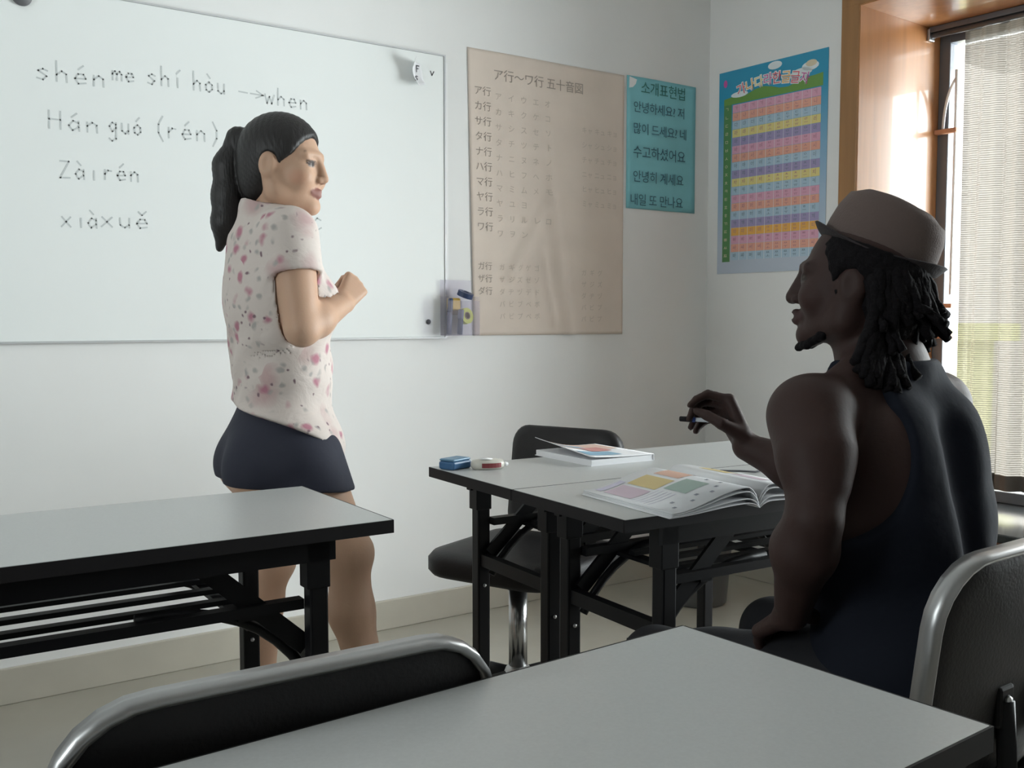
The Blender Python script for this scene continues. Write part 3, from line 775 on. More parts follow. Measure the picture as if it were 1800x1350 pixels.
# ------------------------------------------------------------------ waste bin in the corner
M['bin'] = mat('grey_bin_plastic', (.14, .145, .15), .35)
wbn = thing('waste_bin', 'grey round plastic waste bin on the floor in the room corner', 'bin', (2.80, 2.75, 0))
bm = bmesh.new(); lathe(bm, [(0, 0), (.105, 0), (.112, .008), (.135, .28), (.139, .28), (.139, .27), (.132, .262), (.109, .012), (0, .012)], 32); obj('bucket', bm, 'bin', wbn, True)
bm = bmesh.new(); lathe(bm, [(.135, .268), (.146, .268), (.147, .285), (.135, .287), (.135, .268)], 32); obj('rim', bm, 'bin', wbn, True)

# ------------------------------------------------------------------ things on the tables
TZ = .7401
M['blue_pl'] = mat('blue_plastic', (.035, .12, .26), .4); M['blue_lid'] = mat('blue_lid', (.10, .22, .34), .35)
eb = thing('eraser_box', 'small blue rounded box on the left corner of the far table', 'box', (1.262, 2.052, TZ), R(18))
obj('case', newbox(-.034, .034, -.024, .024, 0, .020, bev=.005), 'blue_pl', eb)
obj('lid', newbox(-.033, .033, -.023, .023, .0195, .026, bev=.004), 'blue_lid', eb)
M['cream'] = mat('cream_plastic', (.55, .53, .47), .35); M['red_lab'] = mat('dark_red_label', (.22, .04, .045), .5)
ct = thing('correction_tape', 'white oval correction tape with dark red patch beside the blue box', 'correction tape', (1.325, 2.005, TZ), R(-20))
bm = bmesh.new(); lathe(bm, [(0, 0), (.032, 0), (.036, .006), (.036, .015), (.032, .021), (0, .023)], 28); bmesh.ops.transform(bm, matrix=Matrix.Diagonal((1.15, .8, 1, 1)), verts=bm.verts); obj('case', bm, 'cream', ct, True)
bm = bmesh.new(); lathe(bm, [(.0, .0225), (.017, .0238), (.0, .0245)], 20); bmesh.ops.transform(bm, matrix=Matrix.Translation((-.004, 0, 0)), verts=bm.verts); obj('wheel_window', bm, 'white_pl', ct, True)
bm = bmesh.new()
pv = []
for k in range(7):
    a = R(-118 + 12*k); pv.append(((.0366*1.15)*math.cos(a), (.0366*.8)*math.sin(a)))
for (xa, ya), (xb, yb) in zip(pv, pv[1:]):
    bm.faces.new([bm.verts.new(p) for p in ((xa, ya, .005), (xb, yb, .005), (xb, yb, .016), (xa, ya, .016))])
obj('label_patch', bm, 'red_lab', ct)
bm = bmesh.new(); tube(bm, [(.038, .004, .010), (.052, .006, .008)], [.008, .004], 10); obj('tip', bm, 'white_pl', ct, True)

M['art1'] = mat('cover_peach', (.72, .52, .44), .5); M['art2'] = mat('cover_blue', (.25, .42, .55), .5); M['art3'] = mat('cover_rose', (.60, .28, .26), .5)
cbk = thing('closed_book', 'closed paperback textbook with lifted colourful cover on the far table', 'book', (1.655, 2.005, TZ), R(-2))
bw_, bl_ = .20, .245
obj('page_block', newbox(-bw_/2 + .002, bw_/2, -bl_/2 + .002, bl_/2 - .002, .001, .0145, bev=.001), 'page', cbk)
obj('back_cover', newbox(-bw_/2, bw_/2, -bl_/2, bl_/2, 0, .0012), 'paper', cbk)
obj('spine', newbox(bw_/2, bw_/2 + .0012, -bl_/2, bl_/2, 0, .017), 'paper', cbk)
def cov_z(u, v): return .0160 + .046*max(0, .75 - u)**2 * (0.25 + .95*v)      # u from free edge to spine
def cover_patch(u0, u1, v0, v1, m, name, dz, n=10, slant=0.0):
    bm = bmesh.new(); g = {}
    for i in range(n+1):
        for j in range(n+1):
            u = u0 + (u1-u0)*i/n; v = v0 + (v1-v0)*j/n + slant*(i/n - .5)
            g[i, j] = bm.verts.new((-bw_/2 + u*bw_, -bl_/2 + v*bl_, cov_z(u, v) + dz))
    for i in range(n):
        for j in range(n): bm.faces.new((g[i,j], g[i+1,j], g[i+1,j+1], g[i,j+1]))
    o = obj(name, bm, m, cbk, True)
    if dz == 0:
        md = o.modifiers.new('thick', 'SOLIDIFY'); md.thickness = .0012; md.offset = -1
    return o
cover_patch(0, 1, 0, 1, 'paper', 'front_cover', 0, 14)
cover_patch(.05, .95, .55, .95, 'art1', 'printed_panel', .0020)
cover_patch(.05, .62, .10, .34, 'art2', 'printed_panel', .0020, slant=.06)
cover_patch(.35, .75, .40, .68, 'art3', 'printed_panel', .0024, slant=.08)
cover_patch(.10, .5, .62, .78, 'art2', 'printed_panel', .0024)

# open book
OBK = (1.470, 1.283)
ob = thing('open_book', 'open textbook with pink, yellow, green and orange panels, lying at the table edge', 'book', (OBK[0], OBK[1], TZ), R(-5.5))
PW, PL = .212, .288
def pz(u, lift):   # u: 0 at outer edge, 1 at the gutter
    bul = math.sin(min(1, u/.86)*math.pi/2)**2 if u < .86 else math.cos((u-.86)/.14*math.pi/2)**.7
    return lift[0] + (lift[1] - lift[0])*bul
def leaf(side, lift, m, name, u0=0, u1=1, v0=0, v1=1, dz=0, n=26, thick=0, dy=0, dxo=0.0):
    bm = bmesh.new(); g = {}
    for i in range(n+1):
        for j in (0, 1):
            u = u0 + (u1-u0)*i/n; v = v0 + (v1-v0)*j
            g[i, j] = bm.verts.new((side*(PW + dxo)*(1-u), dy + v*PL, pz(u, lift) + dz))
    for i in range(n): bm.faces.new((g[i,0], g[i+1,0], g[i+1,1], g[i,1]))
    o = obj(name, bm, m, ob, True)
    if thick:
        md = o.modifiers.new('thick', 'SOLIDIFY'); md.thickness = thick; md.offset = 0
    return o
leaf(-1, (.0012, .012), 'paper', 'cover', thick=.0012, dxo=.006, dy=-.002)
leaf(1, (.0012, .012), 'paper', 'cover', thick=.0012, dxo=.006, dy=-.002)
for k, lf in enumerate(((.003, .020), (.0055, .034), (.008, .042))):
    leaf(-1, lf, 'page', 'page_stack', thick=.0016, dy=.001*k - .001, dxo=.002 - .002*k)
for k, lf in enumerate(((.003, .020), (.008, .036), (.012, .044))):
    leaf(1, lf, 'page', 'page_stack', thick=.0020, dy=.001*k - .001, dxo=.002 - .002*k)
col('b_pink', (.56, .45, .52), .6); col('b_yel', (.60, .48, .24), .6); col('b_grn', (.33, .42, .38), .6); col('b_org', (.66, .42, .33), .6); col('b_txt', (.25, .26, .30), .7); col('b_lil', (.55, .52, .64), .6)
LT = (.008, .042)
leaf(-1, LT, 'b_pink', 'printed_panel', .10, .34, .54, .86, .0013)
leaf(-1, LT, 'b_yel', 'printed_panel', .38, .62, .54, .86, .0013)
leaf(-1, LT, 'b_org', 'printed_panel', .68, .90, .56, .84, .0013)
leaf(-1, LT, 'b_grn', 'printed_panel', .44, .72, .26, .50, .0013)
leaf(-1, LT, 'b_lil', 'printed_panel', .10, .40, .89, .96, .0013)
for u, v in ((.14, .10), (.22, .20), (.34, .10), (.45, .16), (.56, .10), (.68, .16), (.80, .22), (.80, .36)):
    leaf(-1, LT, 'b_txt', 'printed_mark', u, u + .035, v, v + .028, .0013, n=3)
for k in range(5):
    leaf(-1, LT, 'b_lil', 'printed_line', .08, .40, .50 - .045*k, .506 - .045*k, .0013)
LT2 = (.012, .044)
leaf(1, LT2, 'b_pink', 'printed_panel', .55, .80, .15, .45, .0015)
leaf(1, LT2, 'b_yel', 'printed_panel', .45, .80, .5, .8, .0015)
for k in range(6): leaf(1, LT2, 'b_lil', 'printed_line', .1, .42, .8 - .07*k, .81 - .07*k, .0015)
# looped cord resting on the book's far right page
M['cord_w'] = mat('white_cord', (.75, .78, .80), .35); M['cord_g'] = mat('grey_cord', (.10, .10, .11), .4)
cd = thing('looped_cord', 'thin looped cord, white loop and dark strand, lying behind the open book', 'cord', (1.735, 1.585, TZ))
cz = .004
lp = [(-.055 + .03*math.cos(a), -.012 + .045*math.sin(a), cz + .003*math.sin(2*a)) for a in [R(70 + 20*k) for k in range(11)]]
obj('white_strand', newtube(lp, .0026, 8), 'cord_w', cd, True)
obj('dark_strand', newtube([lp[0], (-.01, .040, cz+.003), (.03, .015, cz+.002), (.06, -.004, cz), (.10, .006, cz), (.16, -.01, cz)], .0024, 8), 'cord_g', cd, True)

# ------------------------------------------------------------------ curtain in the bay window
OFFC = WD - .10
rd = thing('curtain_rod', 'dark metal curtain rod below the head board of the bay window', 'curtain rod', rwp(WS0, OFFC, WZ1))
rd.matrix_world = RW
obj('rod', newtube([(WS0 + .012, OFFC, 2.235), (WS1 - .012, OFFC, 2.235)], .011, 12), 'alu', rd, True)
obj('rail_cover', newbox(WS0 + .012, WS1 - .012, OFFC - .016, OFFC + .016, 2.246, 2.2685, bev=.003), 'alu', rd)
for s_ in (WS0 + .012, WS1 - .012):
    obj('end_bracket', newbox(s_ - .006, s_ + .006, OFFC - .02, OFFC + .02, 2.215, 2.262, bev=.003), 'chrome_dull', rd)
cm = bpy.data.materials.new('sheer_woven_cloth'); cm.use_nodes = True
nt = cm.node_tree; nt.nodes.clear()
N = nt.nodes.new
out = N('ShaderNodeOutputMaterial'); mix = N('ShaderNodeMixShader'); mix2 = N('ShaderNodeMixShader')
dif = N('ShaderNodeBsdfDiffuse'); trl = N('ShaderNodeBsdfTranslucent'); tra = N('ShaderNodeBsdfTransparent')
dif.inputs[0].default_value = (.30, .265, .22, 1); trl.inputs[0].default_value = (.10, .09, .075, 1); tra.inputs[0].default_value = (1, 1, 1, 1)
tcn = N('ShaderNodeTexCoord'); sx = N('ShaderNodeSeparateXYZ'); wv = N('ShaderNodeMath'); wv.operation = 'MULTIPLY'; wv.inputs[1].default_value = 2*math.pi/.0085
sn = N('ShaderNodeMath'); sn.operation = 'SINE'; mr = N('ShaderNodeMapRange'); mr.inputs['From Min'].default_value = -1
mr.inputs['To Min'].default_value = .04; mr.inputs['To Max'].default_value = .22
nt.links.new(tcn.outputs['Object'], sx.inputs[0]); nt.links.new(sx.outputs['Z'], wv.inputs[0]); nt.links.new(wv.outputs[0], sn.inputs[0]); nt.links.new(sn.outputs[0], mr.inputs['Value'])
mix2.inputs[0].default_value = .5
nt.links.new(dif.outputs[0], mix2.inputs[1]); nt.links.new(trl.outputs[0], mix2.inputs[2])
nt.links.new(mr.outputs[0], mix.inputs[0]); nt.links.new(mix2.outputs[0], mix.inputs[1]); nt.links.new(tra.outputs[0], mix.inputs[2])
nt.links.new(mix.outputs[0], out.inputs[0])
M['sheer'] = cm
M['hem'] = mat('curtain_hem', (.16, .14, .12), .8)
ctn = thing('curtain', 'sheer taupe woven curtain with fine horizontal ribs hanging in the bay window', 'curtain', (0, 0, 0))
ctn.matrix_world = RW
def cpt(s, z):
    k = (2.22 - z)/1.8
    f = .018*math.sin(2*math.pi*(s - .9)/.115) + .008*math.sin(2*math.pi*(s - .9)/.047 + 1)
    return (s + .010*math.sin(2*math.pi*(s-.9)/.115 + 1.2)*k, OFFC + f*(.6 + .5*k), z)
CS0, CS1 = WS0 + .158, 1.42
def cloth(z0, z1, nz, m, name, ns=260):
    bm = bmesh.new(); g = {}
    for i in range(ns+1):
        for j in range(nz+1):
            g[i, j] = bm.verts.new(cpt(CS0 + (CS1-CS0)*i/ns, z0 + (z1-z0)*j/nz))
    for i in range(ns):
        for j in range(nz): bm.faces.new((g[i,j], g[i+1,j], g[i+1,j+1], g[i,j+1]))
    return obj(name, bm, m, ctn, True)
cloth(.50, 2.2235, 24, 'sheer', 'cloth')
cloth(.44, .50, 3, 'hem', 'hem')
# ------------------------------------------------------------------ signed-distance modelling for the two people (smooth continuous surfaces)
f32 = np.float32
def su(a, b, k):
    if a is None: return b
    h = np.clip(.5 + .5*(b - a)/k, 0, 1)
    return b + (a - b)*h - k*h*(1 - h)
def smax(a, b, k): return -su(-a, -b, k)
def rc(P, a, b, ra, rb):
    a = np.asarray(a, f32); b = np.asarray(b, f32); ab = b - a
    t = np.clip((P - a) @ ab / max(1e-9, float(ab @ ab)), 0, 1)
    return np.linalg.norm(P - (a + t[:, None]*ab), axis=1) - (ra + (rb - ra)*t)
def chain(P, pts, rs, k=.01):
    d = None
    for i in range(len(pts) - 1):
        d = su(d, rc(P, pts[i], pts[i+1], rs[i], rs[i+1]), k)
    return d
def ell(P, c, r, rot=None):
    Q = P - np.asarray(c, f32)
    if rot is not None: Q = Q @ np.asarray(rot, f32)
    r = np.asarray(r, f32)
    k0 = np.linalg.norm(Q/r, axis=1); k1 = np.linalg.norm(Q/(r*r), axis=1)
    return k0*(k0 - 1)/np.maximum(k1, 1e-6)
def sph(P, c, r): return np.linalg.norm(P - np.asarray(c, f32), axis=1) - r
def plane(P, c, n):
    n = np.asarray(n, f32); n = n/np.linalg.norm(n)
    return (P - np.asarray(c, f32)) @ n
def frame(fwd, up=(0, 0, 1)):
    """3x3 with columns forward, left, up"""
    f = np.array(fwd, float); f /= np.linalg.norm(f)
    u = np.array(up, float); l = np.cross(u, f); l /= np.linalg.norm(l); u = np.cross(f, l)
    return np.stack([f, l, u], 1)

def surface(fn, lo, hi, h, margin=.03, smooth=1):
    """surface nets over a box; fn takes (N,3) world points, evaluated only in blocks near the surface"""
    B = 8
    lo = np.array(lo, float); n = np.ceil((np.array(hi) - lo)/h/B).astype(int)
    cc = np.stack(np.meshgrid(*[(np.arange(k)*B + (B-1)/2)*h for k in n], indexing='ij'), -1).reshape(-1, 3) + lo
    dc = fn(cc.astype(f32))
    keep = np.abs(dc) < (B*h*.87*1.15 + margin*.5)
    D = np.repeat(np.repeat(np.repeat(np.sign(dc).reshape(n), B, 0), B, 1), B, 2).astype(f32)*.1
    off = np.stack(np.meshgrid(*[np.arange(B)]*3, indexing='ij'), -1).reshape(-1, 3)
    idx = np.argwhere(keep.reshape(n))
    D6 = D.reshape(n[0], B, n[1], B, n[2], B)
    for s in range(0, len(idx), 500):
        ib = idx[s:s+500]
        pts = ((ib[:, None, :]*B + off[None])*h + lo).reshape(-1, 3).astype(f32)
        v = fn(pts).reshape(len(ib), B, B, B)
        for q, (i, j, k) in enumerate(ib): D6[i, :, j, :, k, :] = v[q]
    D = D6.reshape(n*B)
    D[D == 0] = 1e-7
    ins = D < 0
    nx, ny, nz = D.shape
    cnt = np.zeros((nx-1, ny-1, nz-1), np.int8)
    for a in (0, 1):
        for b in (0, 1):
            for c in (0, 1): cnt += ins[a:nx-1+a, b:ny-1+b, c:nz-1+c]
    cells = np.argwhere((cnt > 0) & (cnt < 8))
    vid = np.full((nx-1, ny-1, nz-1), -1, np.int32)
    vid[tuple(cells.T)] = np.arange(len(cells))
    acc = np.zeros((len(cells), 3)); w = np.zeros(len(cells))
    cor = [(a, b, c) for a in (0, 1) for b in (0, 1) for c in (0, 1)]
    for p in range(8):
        for q in range(p+1, 8):
            e = np.subtract(cor[q], cor[p])
            if np.abs(e).sum() != 1: continue
            d0 = D[tuple((cells + cor[p]).T)]; d1 = D[tuple((cells + cor[q]).T)]
            m = (d0 < 0) != (d1 < 0)
            t = np.where(m, d0/np.where(m, d0 - d1, 1), 0)
            acc += np.where(m[:, None], np.array(cor[p]) + t[:, None]*e, 0); w += m
    V = (cells + acc/w[:, None])*h + lo
    F = []
    for ax in range(3):
        o1, o2 = [(1, 2), (2, 0), (0, 1)][ax]
        sl0 = [slice(None)]*3; sl1 = [slice(None)]*3
        sl0[ax] = slice(0, -1); sl1[ax] = slice(1, None)
        A, C = ins[tuple(sl0)], ins[tuple(sl1)]
        E = np.argwhere(A != C)
        E = E[(E[:, o1] > 0) & (E[:, o2] > 0) & (E[:, o1] < D.shape[o1]-1) & (E[:, o2] < D.shape[o2]-1)]
        u = np.zeros(3, int); u[o1] = 1; v = np.zeros(3, int); v[o2] = 1
        q = np.stack([vid[tuple((E - u - v).T)], vid[tuple((E - v).T)], vid[tuple(E.T)], vid[tuple((E - u).T)]], 1)
        fl = A[tuple(E.T)]
        q[~fl] = q[~fl][:, ::-1]
        F.append(q)
    F = np.concatenate(F)
    F = F[(F >= 0).all(1)]
    for _ in range(smooth):                     # light umbrella smoothing
        s = np.zeros_like(V); c = np.zeros(len(V))
        for a in range(4):
            for b in (1, 3):
                np.add.at(s, F[:, a], V[F[:, (a+b) % 4]]); np.add.at(c, F[:, a], 1)
        V = V + .5*(s/np.maximum(c, 1)[:, None] - V)
    return V, F
def mesh_from(V, F, name, colors=None):
    me = bpy.data.meshes.new(name)
    me.vertices.add(len(V)); me.vertices.foreach_set('co', V.astype(f32).ravel())
    me.loops.add(F.size); me.loops.foreach_set('vertex_index', F.astype(np.int32).ravel())
    me.polygons.add(len(F)); me.polygons.foreach_set('loop_start', (np.arange(len(F))*4).astype(np.int32))
    me.update(calc_edges=True); me.validate()
    me.polygons.foreach_set('use_smooth', np.ones(len(me.polygons), bool))
    if colors is not None:
        ca = me.color_attributes.new('tone', 'FLOAT_COLOR', 'POINT')
        ca.data.foreach_set('color', np.concatenate([colors, np.ones((len(V), 1))], 1).astype(f32).ravel())
    return me
def skin_material(name, rough=.5, bump=.08):
    m = mat(name, (.5, .4, .3), rough, bump=bump, bscale=180)
    nt = m.node_tree; a = nt.nodes.new('ShaderNodeVertexColor'); a.layer_name = 'tone'
    p = nt.nodes['Principled BSDF']
    nt.links.new(a.outputs['Color'], p.inputs['Base Color'])
    p.inputs['Specular IOR Level'].default_value = .22
    p.inputs['Subsurface Weight'].default_value = .10
    p.inputs['Subsurface Radius'].default_value = (.012, .005, .003)
    return m
def gate(P, c, r, fn):
    d = np.linalg.norm(P - np.asarray(c, f32), axis=1) - r
    m = d < .06
    if m.any(): d[m] = fn(P[m])
    return d.astype(f32)
def head_sdf(Q, fem):
    return gate(Q, (0, 0, 0), .15, lambda q: head_sdf_(q, fem))
def hand_sdf(P, wrist, *a, **k):
    return gate(P, wrist, .22, lambda q: hand_sdf_(q, wrist, *a, **k))
def head_sdf_(Q, fem):
    """head in its own frame: x forward, y left, z up, eyes at z=0; chin at -.118, crown at .118"""
    A = np.abs(Q[:, 1])
    Y = np.stack([Q[:, 0], A, Q[:, 2]], 1).astype(f32)
    d = ell(Q, (-.018, 0, .028), (.097, .077, .090))
    d = su(d, ell(Q, (.028, 0, -.03), (.062, .062, .080)), .03)
    jw = .050 if fem else .056
    d = su(d, rc(Y, (.068, .010, -.100), (.000, jw, -.070), .018, .024), .025)
    d = su(d, rc(Y, (.000, jw, -.070), (-.012, jw + .010, -.02), .022, .02), .03)
    d = su(d, sph(Q, (.072, 0, -.103), .019 if fem else .021), .015)                    # chin
    d = su(d, ell(Y, (.058, .040, -.032), (.030, .026, .030) if fem else (.028, .022, .026)), .02)   # cheek
    d = su(d, rc(Y, (.086, .008, .022), (.070, .042, .020), .010, .012), .014 if fem else .010)      # brow
    d = smax(d, -sph(Y, (.098, .031, -.001), .0165), .012)                              # eye socket
    d = su(d, sph(Y, (.0735, .031, -.002), .0135), .003)                                # eyeball
    d = su(d, rc(Y, (.0845, .022, .0065), (.079, .042, .006), .0042, .0042), .004)      # upper lid
    d = su(d, rc(Y, (.0835, .022, -.0105), (.078, .042, -.010), .0038, .0038), .004)
    nw = .009 if fem else .0125
    d = su(d, rc(Q, (.088, 0, .012), (.105, 0, -.034), .0085, nw + .001), .010)         # nose
    d = su(d, sph(Y, (.096, .011 if fem else .015, -.038), .0085), .006)
    lp = .0060 if fem else .0088
    d = su(d, rc(Y, (.0925 + (0 if fem else .004), 0, -.063), (.080, .022, -.067), lp, .004), .006)  # lips
    d = su(d, rc(Y, (.0905 + (0 if fem else .004), 0, -.0755), (.080, .020, -.071), lp + .001, .004), .006)
    d = smax(d, -rc(Y, (.104, 0, -.069), (.087, .025, -.070), .0035, .0022), .003)
    e = ell(Y, (-.012, .080, -.010), (.022, .011, .032))                                # ear
    e = smax(e, -ell(Y, (-.008, .092, -.008), (.012, .008, .019)), .006)
    d = su(d, e, .008)
    return d
def head_tones(Q, base, lip, brow, dark, white=(.62, .58, .55)):
    n = len(Q)
    C = np.tile(np.array(base, float), (n, 1))
    A = np.abs(Q[:, 1])
    Y = np.stack([Q[:, 0], A, Q[:, 2]], 1).astype(f32)
    def paint(mask, c, soft=1.0):
        m = np.clip(mask, 0, 1)[:, None]*soft
        C[:] = C*(1 - m) + np.array(c)*m
    paint(1.2 - ell(Y, (.056, .045, -.035), (.03, .03, .025))/.008 - 1.0, (base[0]*1.02, base[1]*.84, base[2]*.80), .6)
    dl = np.minimum(rc(Y, (.093, 0, -.063), (.081, .021, -.067), .0075, .004), rc(Y, (.091, 0, -.0755), (.081, .019, -.071), .0085, .004))
    paint((.0032 - dl)/.002, lip)
    paint((.0016 - rc(Y, (.088, .015, .0245), (.072, .050, .026), .0035, .0022))/.002, brow, .85)
    ey = sph(Y, (.0735, .031, -.002), .0135)
    onb = (np.abs(ey) < .0022) & (Q[:, 2] < .0065) & (Q[:, 2] > -.0095)
    paint(onb.astype(float), white)
    ir = np.hypot(A - .031, Q[:, 2] + .001)
    paint((onb & (ir < .0062)).astype(float), dark)
    lid = (np.abs(rc(Y, (.0845, .020, .0035), (.079, .044, .003), .0042, .0042)) < .002)
    paint(lid.astype(float), dark, .75)
    return C
def hand_sdf_(P, wrist, dirv, palm_n, side, curl, size=1.0, spread=.0, thumb_in=.5):
    """wrist point, unit direction wrist->knuckles, palm normal, side vector towards the thumb; curl = per finger bend list"""
    w = np.array(wrist, float); x = np.array(dirv, float); x /= np.linalg.norm(x)
    nrm = np.array(palm_n, float); nrm -= x*(nrm @ x); nrm /= np.linalg.norm(nrm)
    s = np.cross(nrm, x)
    if s @ np.array(side, float) < 0: s = -s
    S = size
    d = None
    kn = []
    for i in range(4):
        lat = (.030 - .0195*i)*S
        ln = (.086, .089, .085, .078)[i]*S
        kn.append(w + x*ln + s*lat)
        d = su(d, rc(P, w + x*.012*S + s*lat*.55, kn[-1], .0135*S, .0115*S), .012)
    segs = ((.040, .024, .019), (.044, .027, .020), (.040, .025, .020), (.031, .019, .018))
    fg = None
    for i in range(4):
        p = kn[i]; ang = 0.0; q = None
        for j in range(3):
            ang += curl[i][j]
            dv = x*math.cos(ang) + nrm*math.sin(ang) + s*spread*(1.5 - i)
            dv /= np.linalg.norm(dv)
            p2 = p + dv*segs[i][j]*S
            r0, r1 = (.0092 - .0011*j)*S, (.0086 - .0012*j)*S
            c = rc(P, p, p2, r0, r1)
            q = c if q is None else su(q, c, .003)
            p = p2
        fg = q if fg is None else np.minimum(fg, q)
    d = su(d, fg, .005)
    t0 = w + x*.018*S + s*.022*S + nrm*.008*S
    tdir = x*.55 + s*(.75 - .55*thumb_in) + nrm*(.35 + .45*thumb_in); tdir /= np.linalg.norm(tdir)
    t1 = t0 + tdir*.042*S
    td2 = x*.8 + s*(.35 - .6*thumb_in) + nrm*(.25 + .35*thumb_in); td2 /= np.linalg.norm(td2)
    t2 = t1 + td2*.030*S; t3 = t2 + (td2*.8 - s*.25*thumb_in)*.025*S
    d = su(d, rc(P, t0, t1, .0145*S, .0105*S), .010)
    d = su(d, chain(P, [t1, t2, t3], [.0102*S, .0095*S, .0072*S], .003), .005)
    return d
# ------------------------------------------------------------------ the woman standing by the whiteboard
WD_ = 2.52
wf = .90*V_RT*1.0 + .43*np.array([sy_, cy_, 0]); wf[2] = 0
WF = frame(wf)                       # columns: forward, left, up
worg = at(500, 780, 2.56); worg[2] = 0.0
def wl(px, py, D):                   # pixel landmark -> woman's local frame
    return (at(px, py, D) - worg) @ WF
def wloc(P): return ((P - worg.astype(f32)) @ WF.astype(f32)).astype(f32)
whead_c = at(503, 290, 2.50)
WH = frame(.975*V_RT - .22*np.array([sy_, cy_, 0]) + np.array([0, 0, -.05]))
hl = (whead_c - worg) @ WF           # head centre in local frame
chest = wl(486, 500, 2.52); waist = wl(496, 640, 2.55); pelv = wl(500, 800, 2.56)
neck0 = wl(478, 392, 2.51)
rsh = wl(510, 415, 2.40); relb = wl(531, 578, 2.37); rwri = wl(602, 535, 2.50)
lsh = np.array([rsh[0] - .01, -rsh[1] + 2*chest[1], rsh[2]])
lelb = lsh + np.array([.05, .03, -.25]); lwri = np.array([rwri[0] - .05, rwri[1] + .17, rwri[2] - .03])
rhip = wl(538, 835, 2.48); rkne = wl(612, 972, 2.47); rank = wl(668, 1285, 2.50)
lhip = wl(470, 835, 2.64); lkne = wl(478, 985, 2.66); lank = wl(458, 1215, 2.72)
rank[2] = .075; lank[2] = .075
def w_torso(Q, g):
    d = ell(Q, chest + np.array([-.005, 0, -.03]), (.112 + g, .162 + g, .20))
    d = su(d, ell(Q, waist + np.array([0, 0, .0]), (.105 + g, .142 + g, .15)), .05)
    d = su(d, ell(Q, pelv + np.array([-.012, 0, .02]), (.122 + g, .166 + g, .155)), .05)
    for s in (-1, 1):
        d = su(d, sph(Q, chest + np.array([.075, s*.068, -.055]), .060 + g), .035)
        d = su(d, sph(Q, pelv + np.array([-.075, s*.07, -.025]), .082 + g), .04)
    d = su(d, rc(Q, rsh + np.array([-.01, .03, .0]), lsh + np.array([-.01, -.03, 0]), .052 + g, .052 + g), .05)
    d = su(d, rc(Q, neck0 + np.array([-.01, 0, -.05]), neck0, .075 + g, .05 + g), .05)
    return d
def w_legs(Q, g=0.0):
    d = None
    for hip, kn, an in ((rhip, rkne, rank), (lhip, lkne, lank)):
        l = rc(Q, hip, kn, .092 + g, .056 + g)
        calf = kn*.68 + an*.32 + np.array([-.018, 0, 0])
        l = su(l, chain(Q, [kn, calf, an], [.052 + g, .053 + g, .034 + g], .03), .03)
        l = su(l, sph(Q, kn + np.array([.014, 0, .0]), .045 + g), .02)
        ft = an*1.0; ft[2] = .05
        l = su(l, chain(Q, [an + np.array([-.02, 0, -.02]), an + np.array([.06, 0, -.038]), an + np.array([.145, 0, -.052])], [.036, .032, .020], .02), .02)
        d = l if d is None else np.minimum(d, l)
    return d
fist = [[1.3, 1.5, 1.0], [1.35, 1.55, 1.0], [1.4, 1.55, 1.0], [1.4, 1.5, 1.0]]
rdir = rwri - relb; rdir = rdir/np.linalg.norm(rdir)
rhd = rdir*.75 + np.array([.15, .10, .55])
def w_arms(Q, g=0.0):
    d = None
    for sh, el, wr in ((rsh, relb, rwri), (lsh, lelb, lwri)):
        a = rc(Q, sh, el, .058 + g, .041 + g)
        mid = el*.65 + wr*.35
        a = su(a, chain(Q, [el, mid, wr], [.040 + g, .041 + g, .026 + g], .02), .015)
        d = a if d is None else np.minimum(d, a)
    return d
def w_body(P):
    Q = wloc(P)
    d = w_torso(Q, 0.0)
    d = su(d, w_legs(Q), .03)
    d = su(d, w_arms(Q), .02)
    h0 = hl + (np.array([-.02, 0, -.075]) @ (WH.T @ WF))
    d = su(d, rc(Q, neck0 + np.array([-.005, 0, -.03]), h0, .053, .050), .02)
    d = su(d, hand_sdf(Q, rwri, rhd, (.1, .9, .1), (.2, .1, 1), fist, .93, thumb_in=.9), .012)
    ld = lwri - lelb
    d = su(d, hand_sdf(Q, lwri, ld + np.array([.05, -.1, .1]), (.1, -.9, -.1), (.2, .1, 1), fist, .93, thumb_in=.9), .012)
    H = ((P - whead_c.astype(f32)) @ WH.astype(f32)).astype(f32)
    d = su(d, head_sdf(H, True), .012)
    return d
lo = worg + np.array([-.55, -.55, 0.0]); hi = worg + np.array([.55, .55, 1.70])
V, F = surface(w_body, (lo[0], lo[1], .0), hi, .004)
H = (V - whead_c) @ WH
base = np.array((.56, .36, .255))
C = np.tile(base, (len(V), 1))
near = np.linalg.norm(H, axis=1) < .17
C[near] = head_tones(H[near].astype(f32), base, (.34, .17, .145), (.10, .07, .055), (.03, .02, .02), (.34, .29, .27))
woman = thing('person', 'woman with black ponytail, floral blouse and navy shorts standing by the whiteboard', 'person', (worg[0], worg[1], 0))
M['skin_w'] = skin_material('light_skin', .48)
inv = Matrix.Translation((-worg[0], -worg[1], 0))
def wpart(name, V, F, m, colors=None):
    me = mesh_from(V, F, name, colors); me.transform(inv)
    return obj(name, me, m, woman)
wpart('body', V, F, 'skin_w', C)

